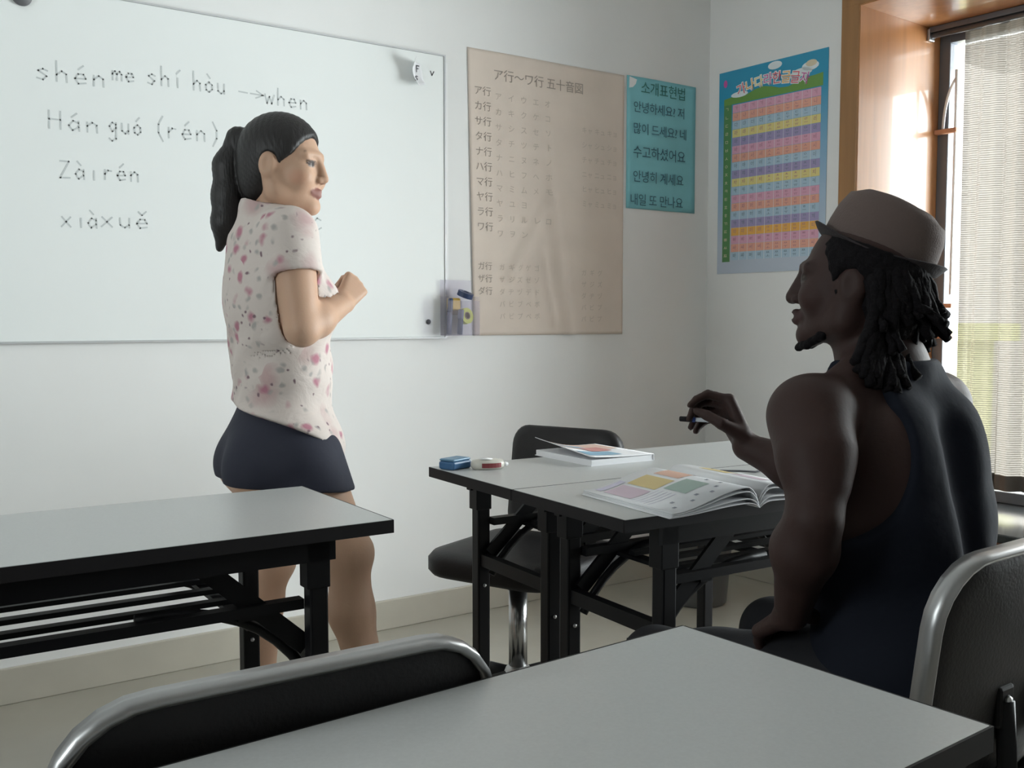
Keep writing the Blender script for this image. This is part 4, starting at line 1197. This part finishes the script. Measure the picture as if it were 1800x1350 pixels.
# blouse: white with pink flowers
bl = bpy.data.materials.new('floral_cotton'); bl.use_nodes = True
nt = bl.node_tree; p = nt.nodes['Principled BSDF']; N = nt.nodes.new
p.inputs['Roughness'].default_value = .85
tcn = N('ShaderNodeTexCoord')
nz = N('ShaderNodeTexNoise'); nz.inputs['Scale'].default_value = 22; nz.inputs['Detail'].default_value = 2
mxv = N('ShaderNodeMix'); mxv.data_type = 'VECTOR'; mxv.inputs[0].default_value = .035
nt.links.new(tcn.outputs['Object'], nz.inputs['Vector']); nt.links.new(tcn.outputs['Object'], mxv.inputs[4]); nt.links.new(nz.outputs['Color'], mxv.inputs[5])
def flowers(scale, thr, soft, prob):
    vo = N('ShaderNodeTexVoronoi'); vo.inputs['Scale'].default_value = scale
    nt.links.new(mxv.outputs[1], vo.inputs['Vector'])
    r = N('ShaderNodeMapRange'); r.inputs['From Min'].default_value = thr; r.inputs['From Max'].default_value = thr - soft
    nt.links.new(vo.outputs['Distance'], r.inputs['Value'])
    sp_ = N('ShaderNodeSeparateColor'); nt.links.new(vo.outputs['Color'], sp_.inputs[0])
    lt = N('ShaderNodeMath'); lt.operation = 'LESS_THAN'; lt.inputs[1].default_value = prob; nt.links.new(sp_.outputs[0], lt.inputs[0])
    mu = N('ShaderNodeMath'); mu.operation = 'MULTIPLY'; nt.links.new(r.outputs[0], mu.inputs[0]); nt.links.new(lt.outputs[0], mu.inputs[1])
    return mu.outputs[0]
prev = None
curc = (.63, .555, .515, 1)
for sc_, th_, so_, pr_, c in ((13, .50, .34, .36, (.52, .37, .36, 1)), (42, .42, .25, .36, (.40, .37, .35, 1)), (26, .44, .26, .26, (.45, .20, .25, 1)), (60, .34, .18, .12, (.20, .13, .15, 1))):
    mx = N('ShaderNodeMix'); mx.data_type = 'RGBA'
    fac = flowers(sc_, th_, so_, pr_)
    nt.links.new(fac, mx.inputs[0])
    if prev is None: mx.inputs[6].default_value = curc
    else: nt.links.new(prev, mx.inputs[6])
    mx.inputs[7].default_value = c
    prev = mx.outputs[2]
nt.links.new(prev, p.inputs['Base Color'])
wr = N('ShaderNodeTexNoise'); wr.inputs['Scale'].default_value = 16; wr.inputs['Detail'].default_value = 4; wr.inputs['Distortion'].default_value = .6
nt.links.new(tcn.outputs['Object'], wr.inputs['Vector'])
wb_ = N('ShaderNodeBump'); wb_.inputs['Strength'].default_value = .45; wb_.inputs['Distance'].default_value = .012
nt.links.new(wr.outputs['Fac'], wb_.inputs['Height']); nt.links.new(wb_.outputs[0], p.inputs['Normal'])
M['floral'] = bl
hem_a = wl(402, 706, 2.62); hem_b = wl(600, 792, 2.44)
def folds(Q, amp):
    amp = amp*1.5
    x, y, z = Q[:, 0], Q[:, 1], Q[:, 2]
    a = np.sin(38*y + 22*x + 5*np.sin(9*z)) * np.clip((1.15 - z)*2.2, 0, 1)
    b = np.sin(55*z + 30*x*np.sign(y) + 6*np.sin(14*y)) * np.exp(-((z - 1.0)/.10)**2)
    return amp*(.6*a + .5*b)
def w_blouse(P):
    Q = wloc(P)
    flare = np.clip((1.02 - Q[:, 2])*.10, 0, .024)
    d = w_torso(Q, .014) - flare*1.0 + folds(Q, .0045)
    for sh, el in ((rsh, relb), (lsh, lelb)):
        sl = rc(Q, sh + np.array([0, 0, .004]), sh*.45 + el*.55, .068, .066)
        ax = el - sh
        sl = smax(sl, plane(Q, sh*.57 + el*.43, ax), .004)
        d = su(d, sl, .025)
    # collar stand
    col_ = rc(Q, neck0 + np.array([-.018, 0, -.02]), neck0 + np.array([-.020, 0, .028]), .066, .062)
    col_ = smax(col_, plane(Q, neck0 + np.array([0, 0, .020]), (.55, 0, 1)), .004)
    d = su(d, col_, .018)
    hn = np.cross(hem_b - hem_a, (0, 1, 0)); hn = hn/np.linalg.norm(hn)
    if hn[2] > 0: hn = -hn
    cut = plane(Q, hem_a, hn) + .008*np.sin(20*Q[:, 1]) - np.where(Q[:, 0] > .06, .03, 0.0)
    d = smax(d, cut, .004)
    d = np.maximum(d, -(w_body_clear(P, Q)))
    return d
def w_body_clear(P, Q):
    b = w_torso(Q, 0.0)
    b = su(b, w_arms(Q), .02)
    b = su(b, rc(Q, neck0 + np.array([-.005, 0, -.03]), neck0 + np.array([.01, 0, .10]), .053, .050), .02)
    return b - .003
lo2 = worg + np.array([-.34, -.34, 0]); hi2 = worg + np.array([.34, .34, 0])
V, F = surface(w_blouse, (lo2[0], lo2[1], .70), (hi2[0], hi2[1], 1.42), .0042)
wpart('blouse', V, F, 'floral')
# shorts
M['navy'] = mat('navy_cotton', (.016, .018, .034), .8, bump=.2, bscale=60)
def w_shorts(P):
    Q = wloc(P)
    d = w_torso(Q, .010)
    for hip, kn in ((rhip, rkne), (lhip, lkne)):
        l = rc(Q, hip + np.array([-.008, 0, .03]), hip*.55 + kn*.45, .104, .090)
        d = su(d, l, .03)
    d = d + .003*np.sin(40*Q[:, 0] + 25*Q[:, 1])*np.clip((.80 - Q[:, 2])*6, 0, 1)
    d = smax(d, plane(Q, (0, 0, .93), (0, 0, 1)), .004)
    d = smax(d, plane(Q, (0, 0, hemz), (-.06, 0, -1)), .004)
    return d
hemz = wl(500, 852, 2.50)[2]
V, F = surface(w_shorts, (lo2[0], lo2[1], .55), (hi2[0], hi2[1], .97), .0042)
wpart('shorts', V, F, 'navy')
# sandals
M['sandal'] = mat('dark_sandal', (.05, .035, .03), .5)
for an in (rank, lank):
    def w_shoe(P, an=an):
        Q = wloc(P)
        sole = ell(Q, an + np.array([.065, 0, -.075]), (.128, .042, .05))
        sole = smax(sole, plane(Q, (0, 0, .022), (0, 0, 1)), .003)
        sole = smax(sole, plane(Q, (0, 0, .002), (0, 0, -1)), .002)
        foot = chain(Q, [an + np.array([-.02, 0, -.02]), an + np.array([.06, 0, -.038]), an + np.array([.145, 0, -.052])], [.036, .032, .020], .02) - .006
        st = smax(foot, np.abs(Q[:, 0] - an[0] - .09) - .016, .003)
        return np.minimum(sole, st)
    a = worg + WF @ an
    V, F = surface(w_shoe, (a[0] - .24, a[1] - .24, 0), (a[0] + .24, a[1] + .24, .14), .004)
    wpart('sandal', V, F, 'sandal')
# hair
hm = mat('black_hair', (.010, .008, .008), .5, bump=.45, bscale=70, stretch=(3.2, 3.2, .35))
M['hair_w'] = hm
def hp(px, py, D): return at(px, py, D)
def w_hair(P):
    H = ((P - whead_c.astype(f32)) @ WH.astype(f32)).astype(f32)
    A = np.abs(H[:, 1]); Y = np.stack([H[:, 0], A, H[:, 2]], 1).astype(f32)
    d = ell(H, (-.020, 0, .030), (.107, .087, .100))
    d = su(d, ell(H, (-.065, 0, -.035), (.055, .066, .075)), .03)
    # hairline: keep behind a slanted, rounded front
    hx = np.interp(H[:, 2], [-.2, -.045, -.035, -.028, 0, .02, .05, .078, .092, .11], [-.028, -.028, .004, .012, .022, .046, .062, .078, .095, .2]).astype(f32)
    d = smax(d, (H[:, 0] - hx)*.75, .006)
    d = smax(d, -ell(Y, (-.006, .092, -.014), (.025, .030, .036)), .006)       # room for the ear
    d = smax(d, plane(H, (0, 0, -.105), (0, 0, -1)), .01)
    tie = hp(444, 238, 2.52)
    pts = [hp(462, 240, 2.51), tie, hp(419, 244, 2.53), hp(403, 292, 2.535), hp(402, 345, 2.54), hp(396, 392, 2.54), hp(386, 436, 2.54)]
    d2 = chain(P, pts, [.030, .015, .026, .038, .040, .033, .010], .02)
    d2 = su(d2, chain(P, [hp(415, 262, 2.56), hp(425, 320, 2.56), hp(412, 380, 2.55)], [.024, .034, .018], .02), .02)
    d = su(d, d2, .008)
    d = d + .0005*np.sin(420*(P @ V_RT.astype(f32)) + 60*np.sin(9*P[:, 2]))
    return d
V, F = surface(w_hair, whead_c + np.array([-.26, -.26, -.26]), whead_c + np.array([.2, .2, .17]), .0034)
hair = wpart('hair', V, F, 'hair_w')
tie = at(445, 238, 2.517)
bm = bmesh.new()
ax = Vector(at(455, 238, 2.513) - at(430, 238, 2.525)).normalized()
o1 = ax.orthogonal().normalized(); o2 = ax.cross(o1)
tube(bm, [Vector(tie) + (o1*math.cos(2*math.pi*k/14) + o2*math.sin(2*math.pi*k/14))*.0185 for k in range(14)], .0055, 8, closed=True)
bmesh.ops.transform(bm, matrix=inv, verts=bm.verts)
M['tie'] = mat('grey_hair_tie', (.10, .13, .15), .5)
obj('hair_tie', bm, 'tie', hair, True)
# ------------------------------------------------------------------ the man seated at the joined tables
mf = np.array([-.10, .995, 0.0])
MF = frame(mf)
morg = np.array([1.40, .95, 0.0])
def mloc(P): return ((P - morg.astype(f32)) @ MF.astype(f32)).astype(f32)
def ml(px, py, D): return (at(px, py, D) - morg) @ MF
mhead_c = at(1500, 494, 1.66)
HSC = .92                             # head size
MH = frame(-.89*V_RT + .46*np.array([sy_, cy_, 0]) + np.array([0, 0, .06]))
def mhl(P): return (((P - mhead_c.astype(f32)) @ MH.astype(f32))/HSC).astype(f32)
hat_o = at(1536, 455, 1.66)
HT = frame(-.93*V_RT + .30*np.array([sy_, cy_, 0]) + np.array([0, 0, .42]))
mh = (mhead_c - morg) @ MF
Lsh = ml(1424, 732, 1.53); Rsh = ml(1645, 712, 1.80)
Lel = ml(1432, 912, 1.45); Lwr = ml(1392, 1078, 1.555)
Rel = ml(1440, 838, 1.84); Rwr = ml(1312, 786, 1.92)
neckb = ml(1548, 655, 1.66)
mid = (Lsh + Rsh)/2
pel = np.array([-.02, 0.0, .545]) + np.array([0, mid[1]*.9, 0])
LH_, RH_ = pel + np.array([.0, .10, -.02]), pel + np.array([.0, -.10, -.02])
Lkn = ml(1160, 1138, 1.86); Lkn[2] = .458
Rkn = ml(1362, 1072, 2.02); Rkn[2] = .470
Lan = Lkn + np.array([.05, .0, -.44]); Lan[2] = .085
Ran = Rkn + np.array([.05, .0, -.44]); Ran[2] = .085
def m_torso(Q, g):
    ch = mid + np.array([-.010, 0, -.13])
    d = ell(Q, ch, (.118 + g, .172 + g, .20 + g))
    wa = mid*.42 + pel*.58
    d = su(d, ell(Q, wa + np.array([-.005, 0, .02]), (.105 + g, .142 + g, .18)), .06)
    d = su(d, ell(Q, pel + np.array([-.01, 0, .01]), (.130 + g, .165 + g, .125)), .05)
    for s, sh in ((1, Lsh), (-1, Rsh)):
        sc_ = mid + np.array([-.078, s*.085, -.085])
        d = su(d, ell(Q, sc_, (.048 + g, .075 + g, .105 + g)), .045)                    # shoulder blade
        d = su(d, rc(Q, ch + np.array([-.01, s*.14, -.05]), wa + np.array([-.02, s*.10, .06]), .062 + g, .05 + g), .05)   # lat
        d = su(d, rc(Q, neckb + np.array([-.015, s*.02, .015]), sh + np.array([-.005, -s*.03, .012]), .048 + g, .040 + g), .04)   # trapezius
    d = smax(d, -rc(Q, mid + np.array([-.150, 0, -.03]), wa + np.array([-.135, 0, 0]), .028, .028), .05)  # spine groove
    return d
def m_arms(Q):
    d = sph(Q, Lsh, .060); d = su(d, sph(Q, Rsh, .060), .01)
    a = chain(Q, [Lsh, Lsh*.62 + Lel*.38 + np.array([-.008, .006, 0]), Lel], [.056, .051, .037], .03)
    a = su(a, rc(Q, Lsh*.70 + Lel*.30 + np.array([-.030, .004, 0]), Lsh*.35 + Lel*.65 + np.array([-.022, 0, 0]), .032, .028), .03)   # triceps
    a = su(a, chain(Q, [Lel, Lel*.70 + Lwr*.30 + np.array([0, .008, .0]), Lwr], [.037, .044, .027], .03), .02)
    d = su(d, a, .03)
    b = chain(Q, [Rsh, Rsh*.6 + Rel*.4, Rel], [.056, .050, .037], .03)
    b = su(b, chain(Q, [Rel, Rel*.68 + Rwr*.32, Rwr], [.037, .041, .026], .03), .02)
    return np.minimum(d, b) if False else su(d, b, .01)
def m_legs(Q, g=0.0):
    d = None
    for hp_, kn, an in ((LH_, Lkn, Lan), (RH_, Rkn, Ran)):
        l = rc(Q, hp_, kn, .080 + g, .055 + g)
        l = su(l, chain(Q, [kn, kn*.65 + an*.35 + np.array([-.02, 0, 0]), an], [.053 + g, .053 + g, .042 + g], .02), .03)
        d = l if d is None else np.minimum(d, l)
    return d
hdir = (ml(1278, 722, 1.96) - Rwr)
Lhd = (Lkn*.55 + LH_*.45 + np.array([0, -.01, .075])) - Lwr
pencurl = [[.95, .75, .3], [1.15, .85, .35], [1.25, .75, .35], [1.25, .65, .3]]
rest = [[.35, .35, .25], [.35, .4, .25], [.4, .4, .25], [.45, .4, .3]]
camdir = -V_FWD @ MF                     # towards the viewer in the man's frame
PALM = (-.80*V_RT - .35*V_UP - .25*V_FWD) @ MF
THUMB = np.cross(ml(1278, 722, 1.96) - Rwr, PALM)
def m_hands(Q):
    d = hand_sdf(Q, Rwr, hdir, PALM, THUMB, pencurl, 1.06, thumb_in=.75)
    return su(d, hand_sdf(Q, Lwr, Lhd, (.1, -.45, -.8), (.3, -.9, .3), rest, 1.08, thumb_in=.3), .001)
def m_neck(Q):
    h0 = mh + (np.array([-.025, 0, -.07]) @ (MH.T @ MF))
    return rc(Q, neckb + np.array([-.005, 0, -.02]), h0, .066, .060)
def m_body(P):
    Q = mloc(P)
    d = m_torso(Q, 0.0)
    d = su(d, m_arms(Q), .03)
    d = su(d, m_legs(Q), .03)
    d = su(d, m_neck(Q), .03)
    d = su(d, m_hands(Q), .012)
    d = su(d, head_sdf(mhl(P), False)*HSC, .014)
    hh = (P - hat_o.astype(f32)) @ HT.astype(f32)          # the crown of the head stays inside the hat
    return smax(d, np.minimum(hh[:, 2] - .030, .12 - np.linalg.norm(P - mhead_c.astype(f32), axis=1)*0), .012)
V, F = surface(m_body, (.95, .60, .0), (1.85, 1.56, 1.32), .004)
H = mhl(V)
base = np.array((.038, .0205, .018))
C = np.tile(base, (len(V), 1))
near = np.linalg.norm(H, axis=1) < .17
C[near] = head_tones(H[near].astype(f32), base, (.045, .02, .02), (.014, .01, .01), (.02, .012, .01), (.08, .07, .065))  # eye whites darkened: the shade on his face is put into their colour
# goatee and stubble tone along the jaw
man = thing('person', 'man with dreadlocks, brown hat and dark tank top seated at the joined tables', 'person', tuple(morg))
invm = Matrix.Translation((-morg[0], -morg[1], 0))
M['skin_m'] = skin_material('dark_skin', .6)
def mpart(name, V, F, m, colors=None, parent=None):
    me = mesh_from(V, F, name, colors); me.transform(invm)
    return obj(name, me, m, parent or man)
mpart('body', V, F, 'skin_m', C)
# tank top with racer back
M['tank'] = mat('charcoal_jersey', (.011, .013, .020), .9, bump=.25, bscale=45, spec=.12)
def m_tank(P):
    Q = mloc(P)
    x, y, z = Q[:, 0], Q[:, 1], Q[:, 2]
    yr = y - mid[1]
    loose = np.clip((mid[2] - .12 - z)*.10, 0, .022)
    fold = .0035*np.sin(34*yr + 8*np.sin(6*z) + 14*z)*np.clip((mid[2] - .05 - z)*4, 0, 1)
    d = m_torso(Q, .0095) - loose + fold
    for s, sh in ((1, Lsh), (-1, Rsh)):
        arm = ell(Q, sh + np.array([-.05, s*.030, -.022]), (.26, .122, .172))
        d = smax(d, -arm, .008)
        trap = ell(Q, sh*.72 + neckb*.28 + np.array([.0, 0, .03]), (.13, .05, .075))
        d = smax(d, -trap, .008)
    nk = ell(Q, neckb + np.array([.05, 0, .045]), (.11, .078, .085))
    d = smax(d, -nk, .008)
    d = smax(d, plane(Q, (0, 0, .475), (0, 0, -1)), .004)
    d = smax(d, plane(Q, (0, 0, mid[2] + .085), (0, 0, 1)), .004)
    return d
V, F = surface(m_tank, (1.05, .66, .45), (1.80, 1.25, 1.12), .0042)
mpart('tank_top', V, F, 'tank')
# trousers
M['trouser'] = mat('black_trousers', (.008, .008, .011), .9, bump=.2, bscale=50)
def m_pants(P):
    Q = mloc(P)
    d = su(smax(m_torso(Q, .006), plane(Q, (0, 0, .60), (0, 0, 1)), .004), m_legs(Q, .012), .03)
    d = d + .003*np.sin(45*Q[:, 0] + 30*Q[:, 2])
    d = smax(d, plane(Q, (0, 0, .11), (0, 0, -1)), .004)
    return d
V, F = surface(m_pants, (.95, .70, .08), (1.80, 1.56, .66), .0048)
mpart('trousers', V, F, 'trouser')
M['shoe'] = mat('black_shoe', (.014, .013, .014), .5)
for an in (Lan, Ran):
    def m_shoe(P, an=an):
        Q = mloc(P)
        d = chain(Q, [an + np.array([-.035, 0, -.04]), an + np.array([.06, 0, -.045]), an + np.array([.17, 0, -.052])], [.044, .044, .032], .03)
        d = su(d, rc(Q, an + np.array([-.01, 0, -.03]), an + np.array([-.01, 0, .03]), .046, .046), .03)
        d = smax(d, plane(Q, (0, 0, .002), (0, 0, -1)), .003)
        lg = rc(Q, an + np.array([0, 0, -.02]), an + np.array([0, 0, .3]), .040, .05)
        d = smax(d, plane(Q, (0, 0, .105), (0, 0, 1)), .003)
        return d
    a = morg + MF @ an
    V, F = surface(m_shoe, (a[0] - .26, a[1] - .26, 0), (a[0] + .26, a[1] + .26, .16), .005)
    mpart('shoe', V, F, 'shoe')
# hair: cap, dreadlocks, beard
M['hair_m'] = mat('dark_locks', (.006, .005, .006), .9, bump=1.0, bscale=130, spec=.15)
def m_hair(P):
    H = mhl(P)
    A = np.abs(H[:, 1]); Y = np.stack([H[:, 0], A, H[:, 2]], 1).astype(f32)
    d = ell(H, (-.026, 0, .022), (.102, .088, .095))
    d = su(d, ell(H, (-.062, 0, -.05), (.062, .075, .085)), .03)
    face = ell(H, (.105, 0, -.035), (.100, .12, .130))
    d = smax(d, -face, .008)
    d = smax(d, -ell(Y, (-.004, .100, -.020), (.029, .045, .042)), .006)
    # sideburn and beard along the jaw and chin
    b = chain(Y, [(.014, .074, -.02), (.006, .066, -.06), (.040, .045, -.100), (.070, .018, -.120)], [.005, .007, .008, .009], .01)
    b = su(b, rc(Y, (.074, .008, -.114), (.088, 0, -.128), .011, .007), .010)
    d = np.minimum(d, b)
    hh = (P - hat_o.astype(f32)) @ HT.astype(f32)
    d = smax(d, hh[:, 2] - .012, .004)
    return d + .0022*np.sin(260*H[:, 0])*np.sin(260*H[:, 1] + 2)*np.sin(240*H[:, 2])
V, F = surface(m_hair, mhead_c + np.array([-.2, -.2, -.2]), mhead_c + np.array([.2, .2, .16]), .0036)
mhair = mpart('hair', V, F, 'hair_m')
rg = random.Random(11)
def lock(pts, r0, r1):
    n = 9
    P = [Vector(p) for p in pts]
    path = []
    for i in range(n):
        t = i/(n-1)*(len(P)-1); k = min(int(t), len(P)-2); f = t - k
        q = P[k].lerp(P[k+1], f)
        path.append(q + Vector((rg.uniform(-1, 1), rg.uniform(-1, 1), rg.uniform(-1, 1)))*.0028)
    rr = [(r0 + (r1-r0)*i/(n-1))*(1 + .16*rg.uniform(-1, 1)) for i in range(n)]
    bm = newtube(path, rr, 8)
    bmesh.ops.transform(bm, matrix=invm, verts=bm.verts)
    return obj('dreadlock', bm, 'hair_m', mhair, True)
def hw(x, y, z): return mhead_c + MH @ np.array([x, y, z])*HSC
# roots run round the back of the head under the hat; tips flare backwards or hang on the neck
for i in range(34):
    a = R(104 + 152*i/33)          # 180 = straight back
    rx, ry = .098, .086
    x0, y0 = -.02 + rx*math.cos(a), ry*math.sin(a)
    z0 = .012 + rg.uniform(-.015, .015) - .01*math.cos(a)
    ln = rg.uniform(.085, .155)
    back = max(0, -math.cos(a))
    out = .008 + .016*back*rg.random()
    p1 = hw(x0 - .008, y0*1.08, z0 - ln*.35)
    p2 = hw(x0 - out*(.6 + .8*back) + (.02 if back < .2 else 0)*-1, y0*1.12 + rg.uniform(-.012, .012), z0 - ln*.75)
    p3 = hw(x0 - out*(1.3 + 1.2*back), y0*1.10 + rg.uniform(-.02, .02), z0 - ln + .03*back*rg.random())
    lock([hw(x0*.92, y0*.92, z0), p1, p2, p3], rg.uniform(.0095, .0125), rg.uniform(.005, .007))
for tgt, rt_ in (((1500, 640, 1.545), .070), ((1513, 664, 1.535), .066), ((1528, 676, 1.53), .060), ((1544, 684, 1.53), .050), ((1560, 690, 1.535), .040), ((1577, 690, 1.54), .025), ((1595, 680, 1.55), .005), ((1612, 664, 1.57), -.02), ((1507, 652, 1.54), .068), ((1536, 668, 1.535), .055), ((1568, 676, 1.54), .032), ((1586, 664, 1.55), .012)):
    q = at(*tgt)
    r0 = hw(-.045, rt_ + .012, .0); m1 = hw(-.055, rt_ + .016, -.06)
    lock([r0, m1, m1*.45 + q*.55, q], .0125, .0075)
for tgt in ((1662, 568, 1.66), (1657, 588, 1.64), (1648, 545, 1.68), (1632, 620, 1.66), (1622, 600, 1.63), (1606, 640, 1.62), (1580, 650, 1.60), (1560, 646, 1.60), (1640, 606, 1.68)):
    q = at(*tgt)
    r0 = hw(-.105, rg.uniform(-.03, .05), -.01)
    m1 = r0*.5 + q*.5 + np.array([0, 0, .012])
    lock([r0, hw(-.118, rg.uniform(-.02, .04), -.045), m1, q], .0115, .006)
# hat: felt trilby pushed back on the head
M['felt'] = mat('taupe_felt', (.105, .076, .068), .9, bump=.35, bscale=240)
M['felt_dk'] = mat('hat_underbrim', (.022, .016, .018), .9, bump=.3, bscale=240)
HS = .855
def brim_h(a, r):        # a=0 front; brim dips at front side, rolls up at the back
    up_back = max(0, -math.cos(a))
    return (r - .09)*(.10 + .25*up_back + .15*abs(math.sin(a)))
def hat_mesh():
    bm = bmesh.new(); n = 48
    prof = [(.098, -.004), (.1015, .012), (.1015, .040), (.099, .070), (.091, .096), (.076, .110), (.055, .115), (.03, .110), (0.0, .105)]
    rings = []
    for r, z in prof:
        ring = []
        for k in range(n):
            a = 2*math.pi*k/n
            c, s = math.cos(a), math.sin(a)
            pinch = 1 - .14*max(0, c)**2*max(0, (z - .05)/.06)*abs(s)*1.3
            dent = -.022*math.exp(-(s*r/.030)**2)*max(0, (z - .085)/.03) if r < .08 else 0
            ring.append(bm.verts.new((r*1.05*c*(1 - .05*max(0, c)*z/.11), r*.90*s*pinch, z*(1 + .04*c) + dent)))
        rings.append(ring)
    for a_, b_ in zip(rings, rings[1:]):
        for k in range(n): bm.faces.new((a_[k], a_[(k+1) % n], b_[(k+1) % n], b_[k]))
    bmesh.ops.remove_doubles(bm, verts=bm.verts, dist=1e-5)
    return bm
HM = Matrix([[*(HT[0]*HS), hat_o[0] - morg[0]], [*(HT[1]*HS), hat_o[1] - morg[1]], [*(HT[2]*HS), hat_o[2]], [0, 0, 0, 1]])
hat = obj('hat', hat_mesh(), 'felt', man, True)
hat.matrix_local = HM
md = hat.modifiers.new('thick', 'SOLIDIFY'); md.thickness = .003; md.offset = 1
bm = bmesh.new(); n = 56; rings = []
for j in range(8):
    t = j/7
    ring = []
    for k in range(n):
        a = 2*math.pi*k/n; c, s = math.cos(a), math.sin(a)
        w = .025 + .004*abs(c)
        r = .096 + w*t
        upb = .30*max(0, -c)**1.5 + .80*max(0, c)**2*(.35 + .65*t) + .12*abs(s)
        z = .002 + w*t*upb
        if c < 0: z += .022*max(0, t - .55)*max(0, -c)*2
        ring.append(bm.verts.new((r*1.05*c, r*.90*s, z)))
    rings.append(ring)
for a_, b_ in zip(rings, rings[1:]):
    for k in range(n): bm.faces.new((a_[k], a_[(k+1) % n], b_[(k+1) % n], b_[k]))
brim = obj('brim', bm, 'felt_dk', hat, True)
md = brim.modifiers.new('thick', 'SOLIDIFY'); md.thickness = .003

# pen held in the right hand
pa, pb_ = at(1194, 736, 1.945), at(1285, 741, 1.935)
pen = thing('pen', 'black and clear ballpoint pen held in the seated man right hand', 'pen', tuple(pa))
def pp(t): return Vector(pa*(1-t) + pb_*t) - Vector(pa)
M['pen_clear'] = mat('frosted_barrel', (.55, .58, .62), .3); M['pen_blue'] = mat('blue_collar', (.06, .12, .45), .4)
obj('cap', newtube([pp(0), pp(.02), pp(.24), pp(.25)], [.0035, .0052, .0056, .0045], 12), 'edge', pen, True)
obj('collar', newtube([pp(.25), pp(.31)], .0050, 12), 'pen_blue', pen, True)
obj('barrel', newtube([pp(.31), pp(1.15)], .0042, 12), 'pen_clear', pen, True)
obj('tip', newtube([pp(1.15), pp(1.22)], [.0042, .001], 10), 'chrome_dull', pen, True)
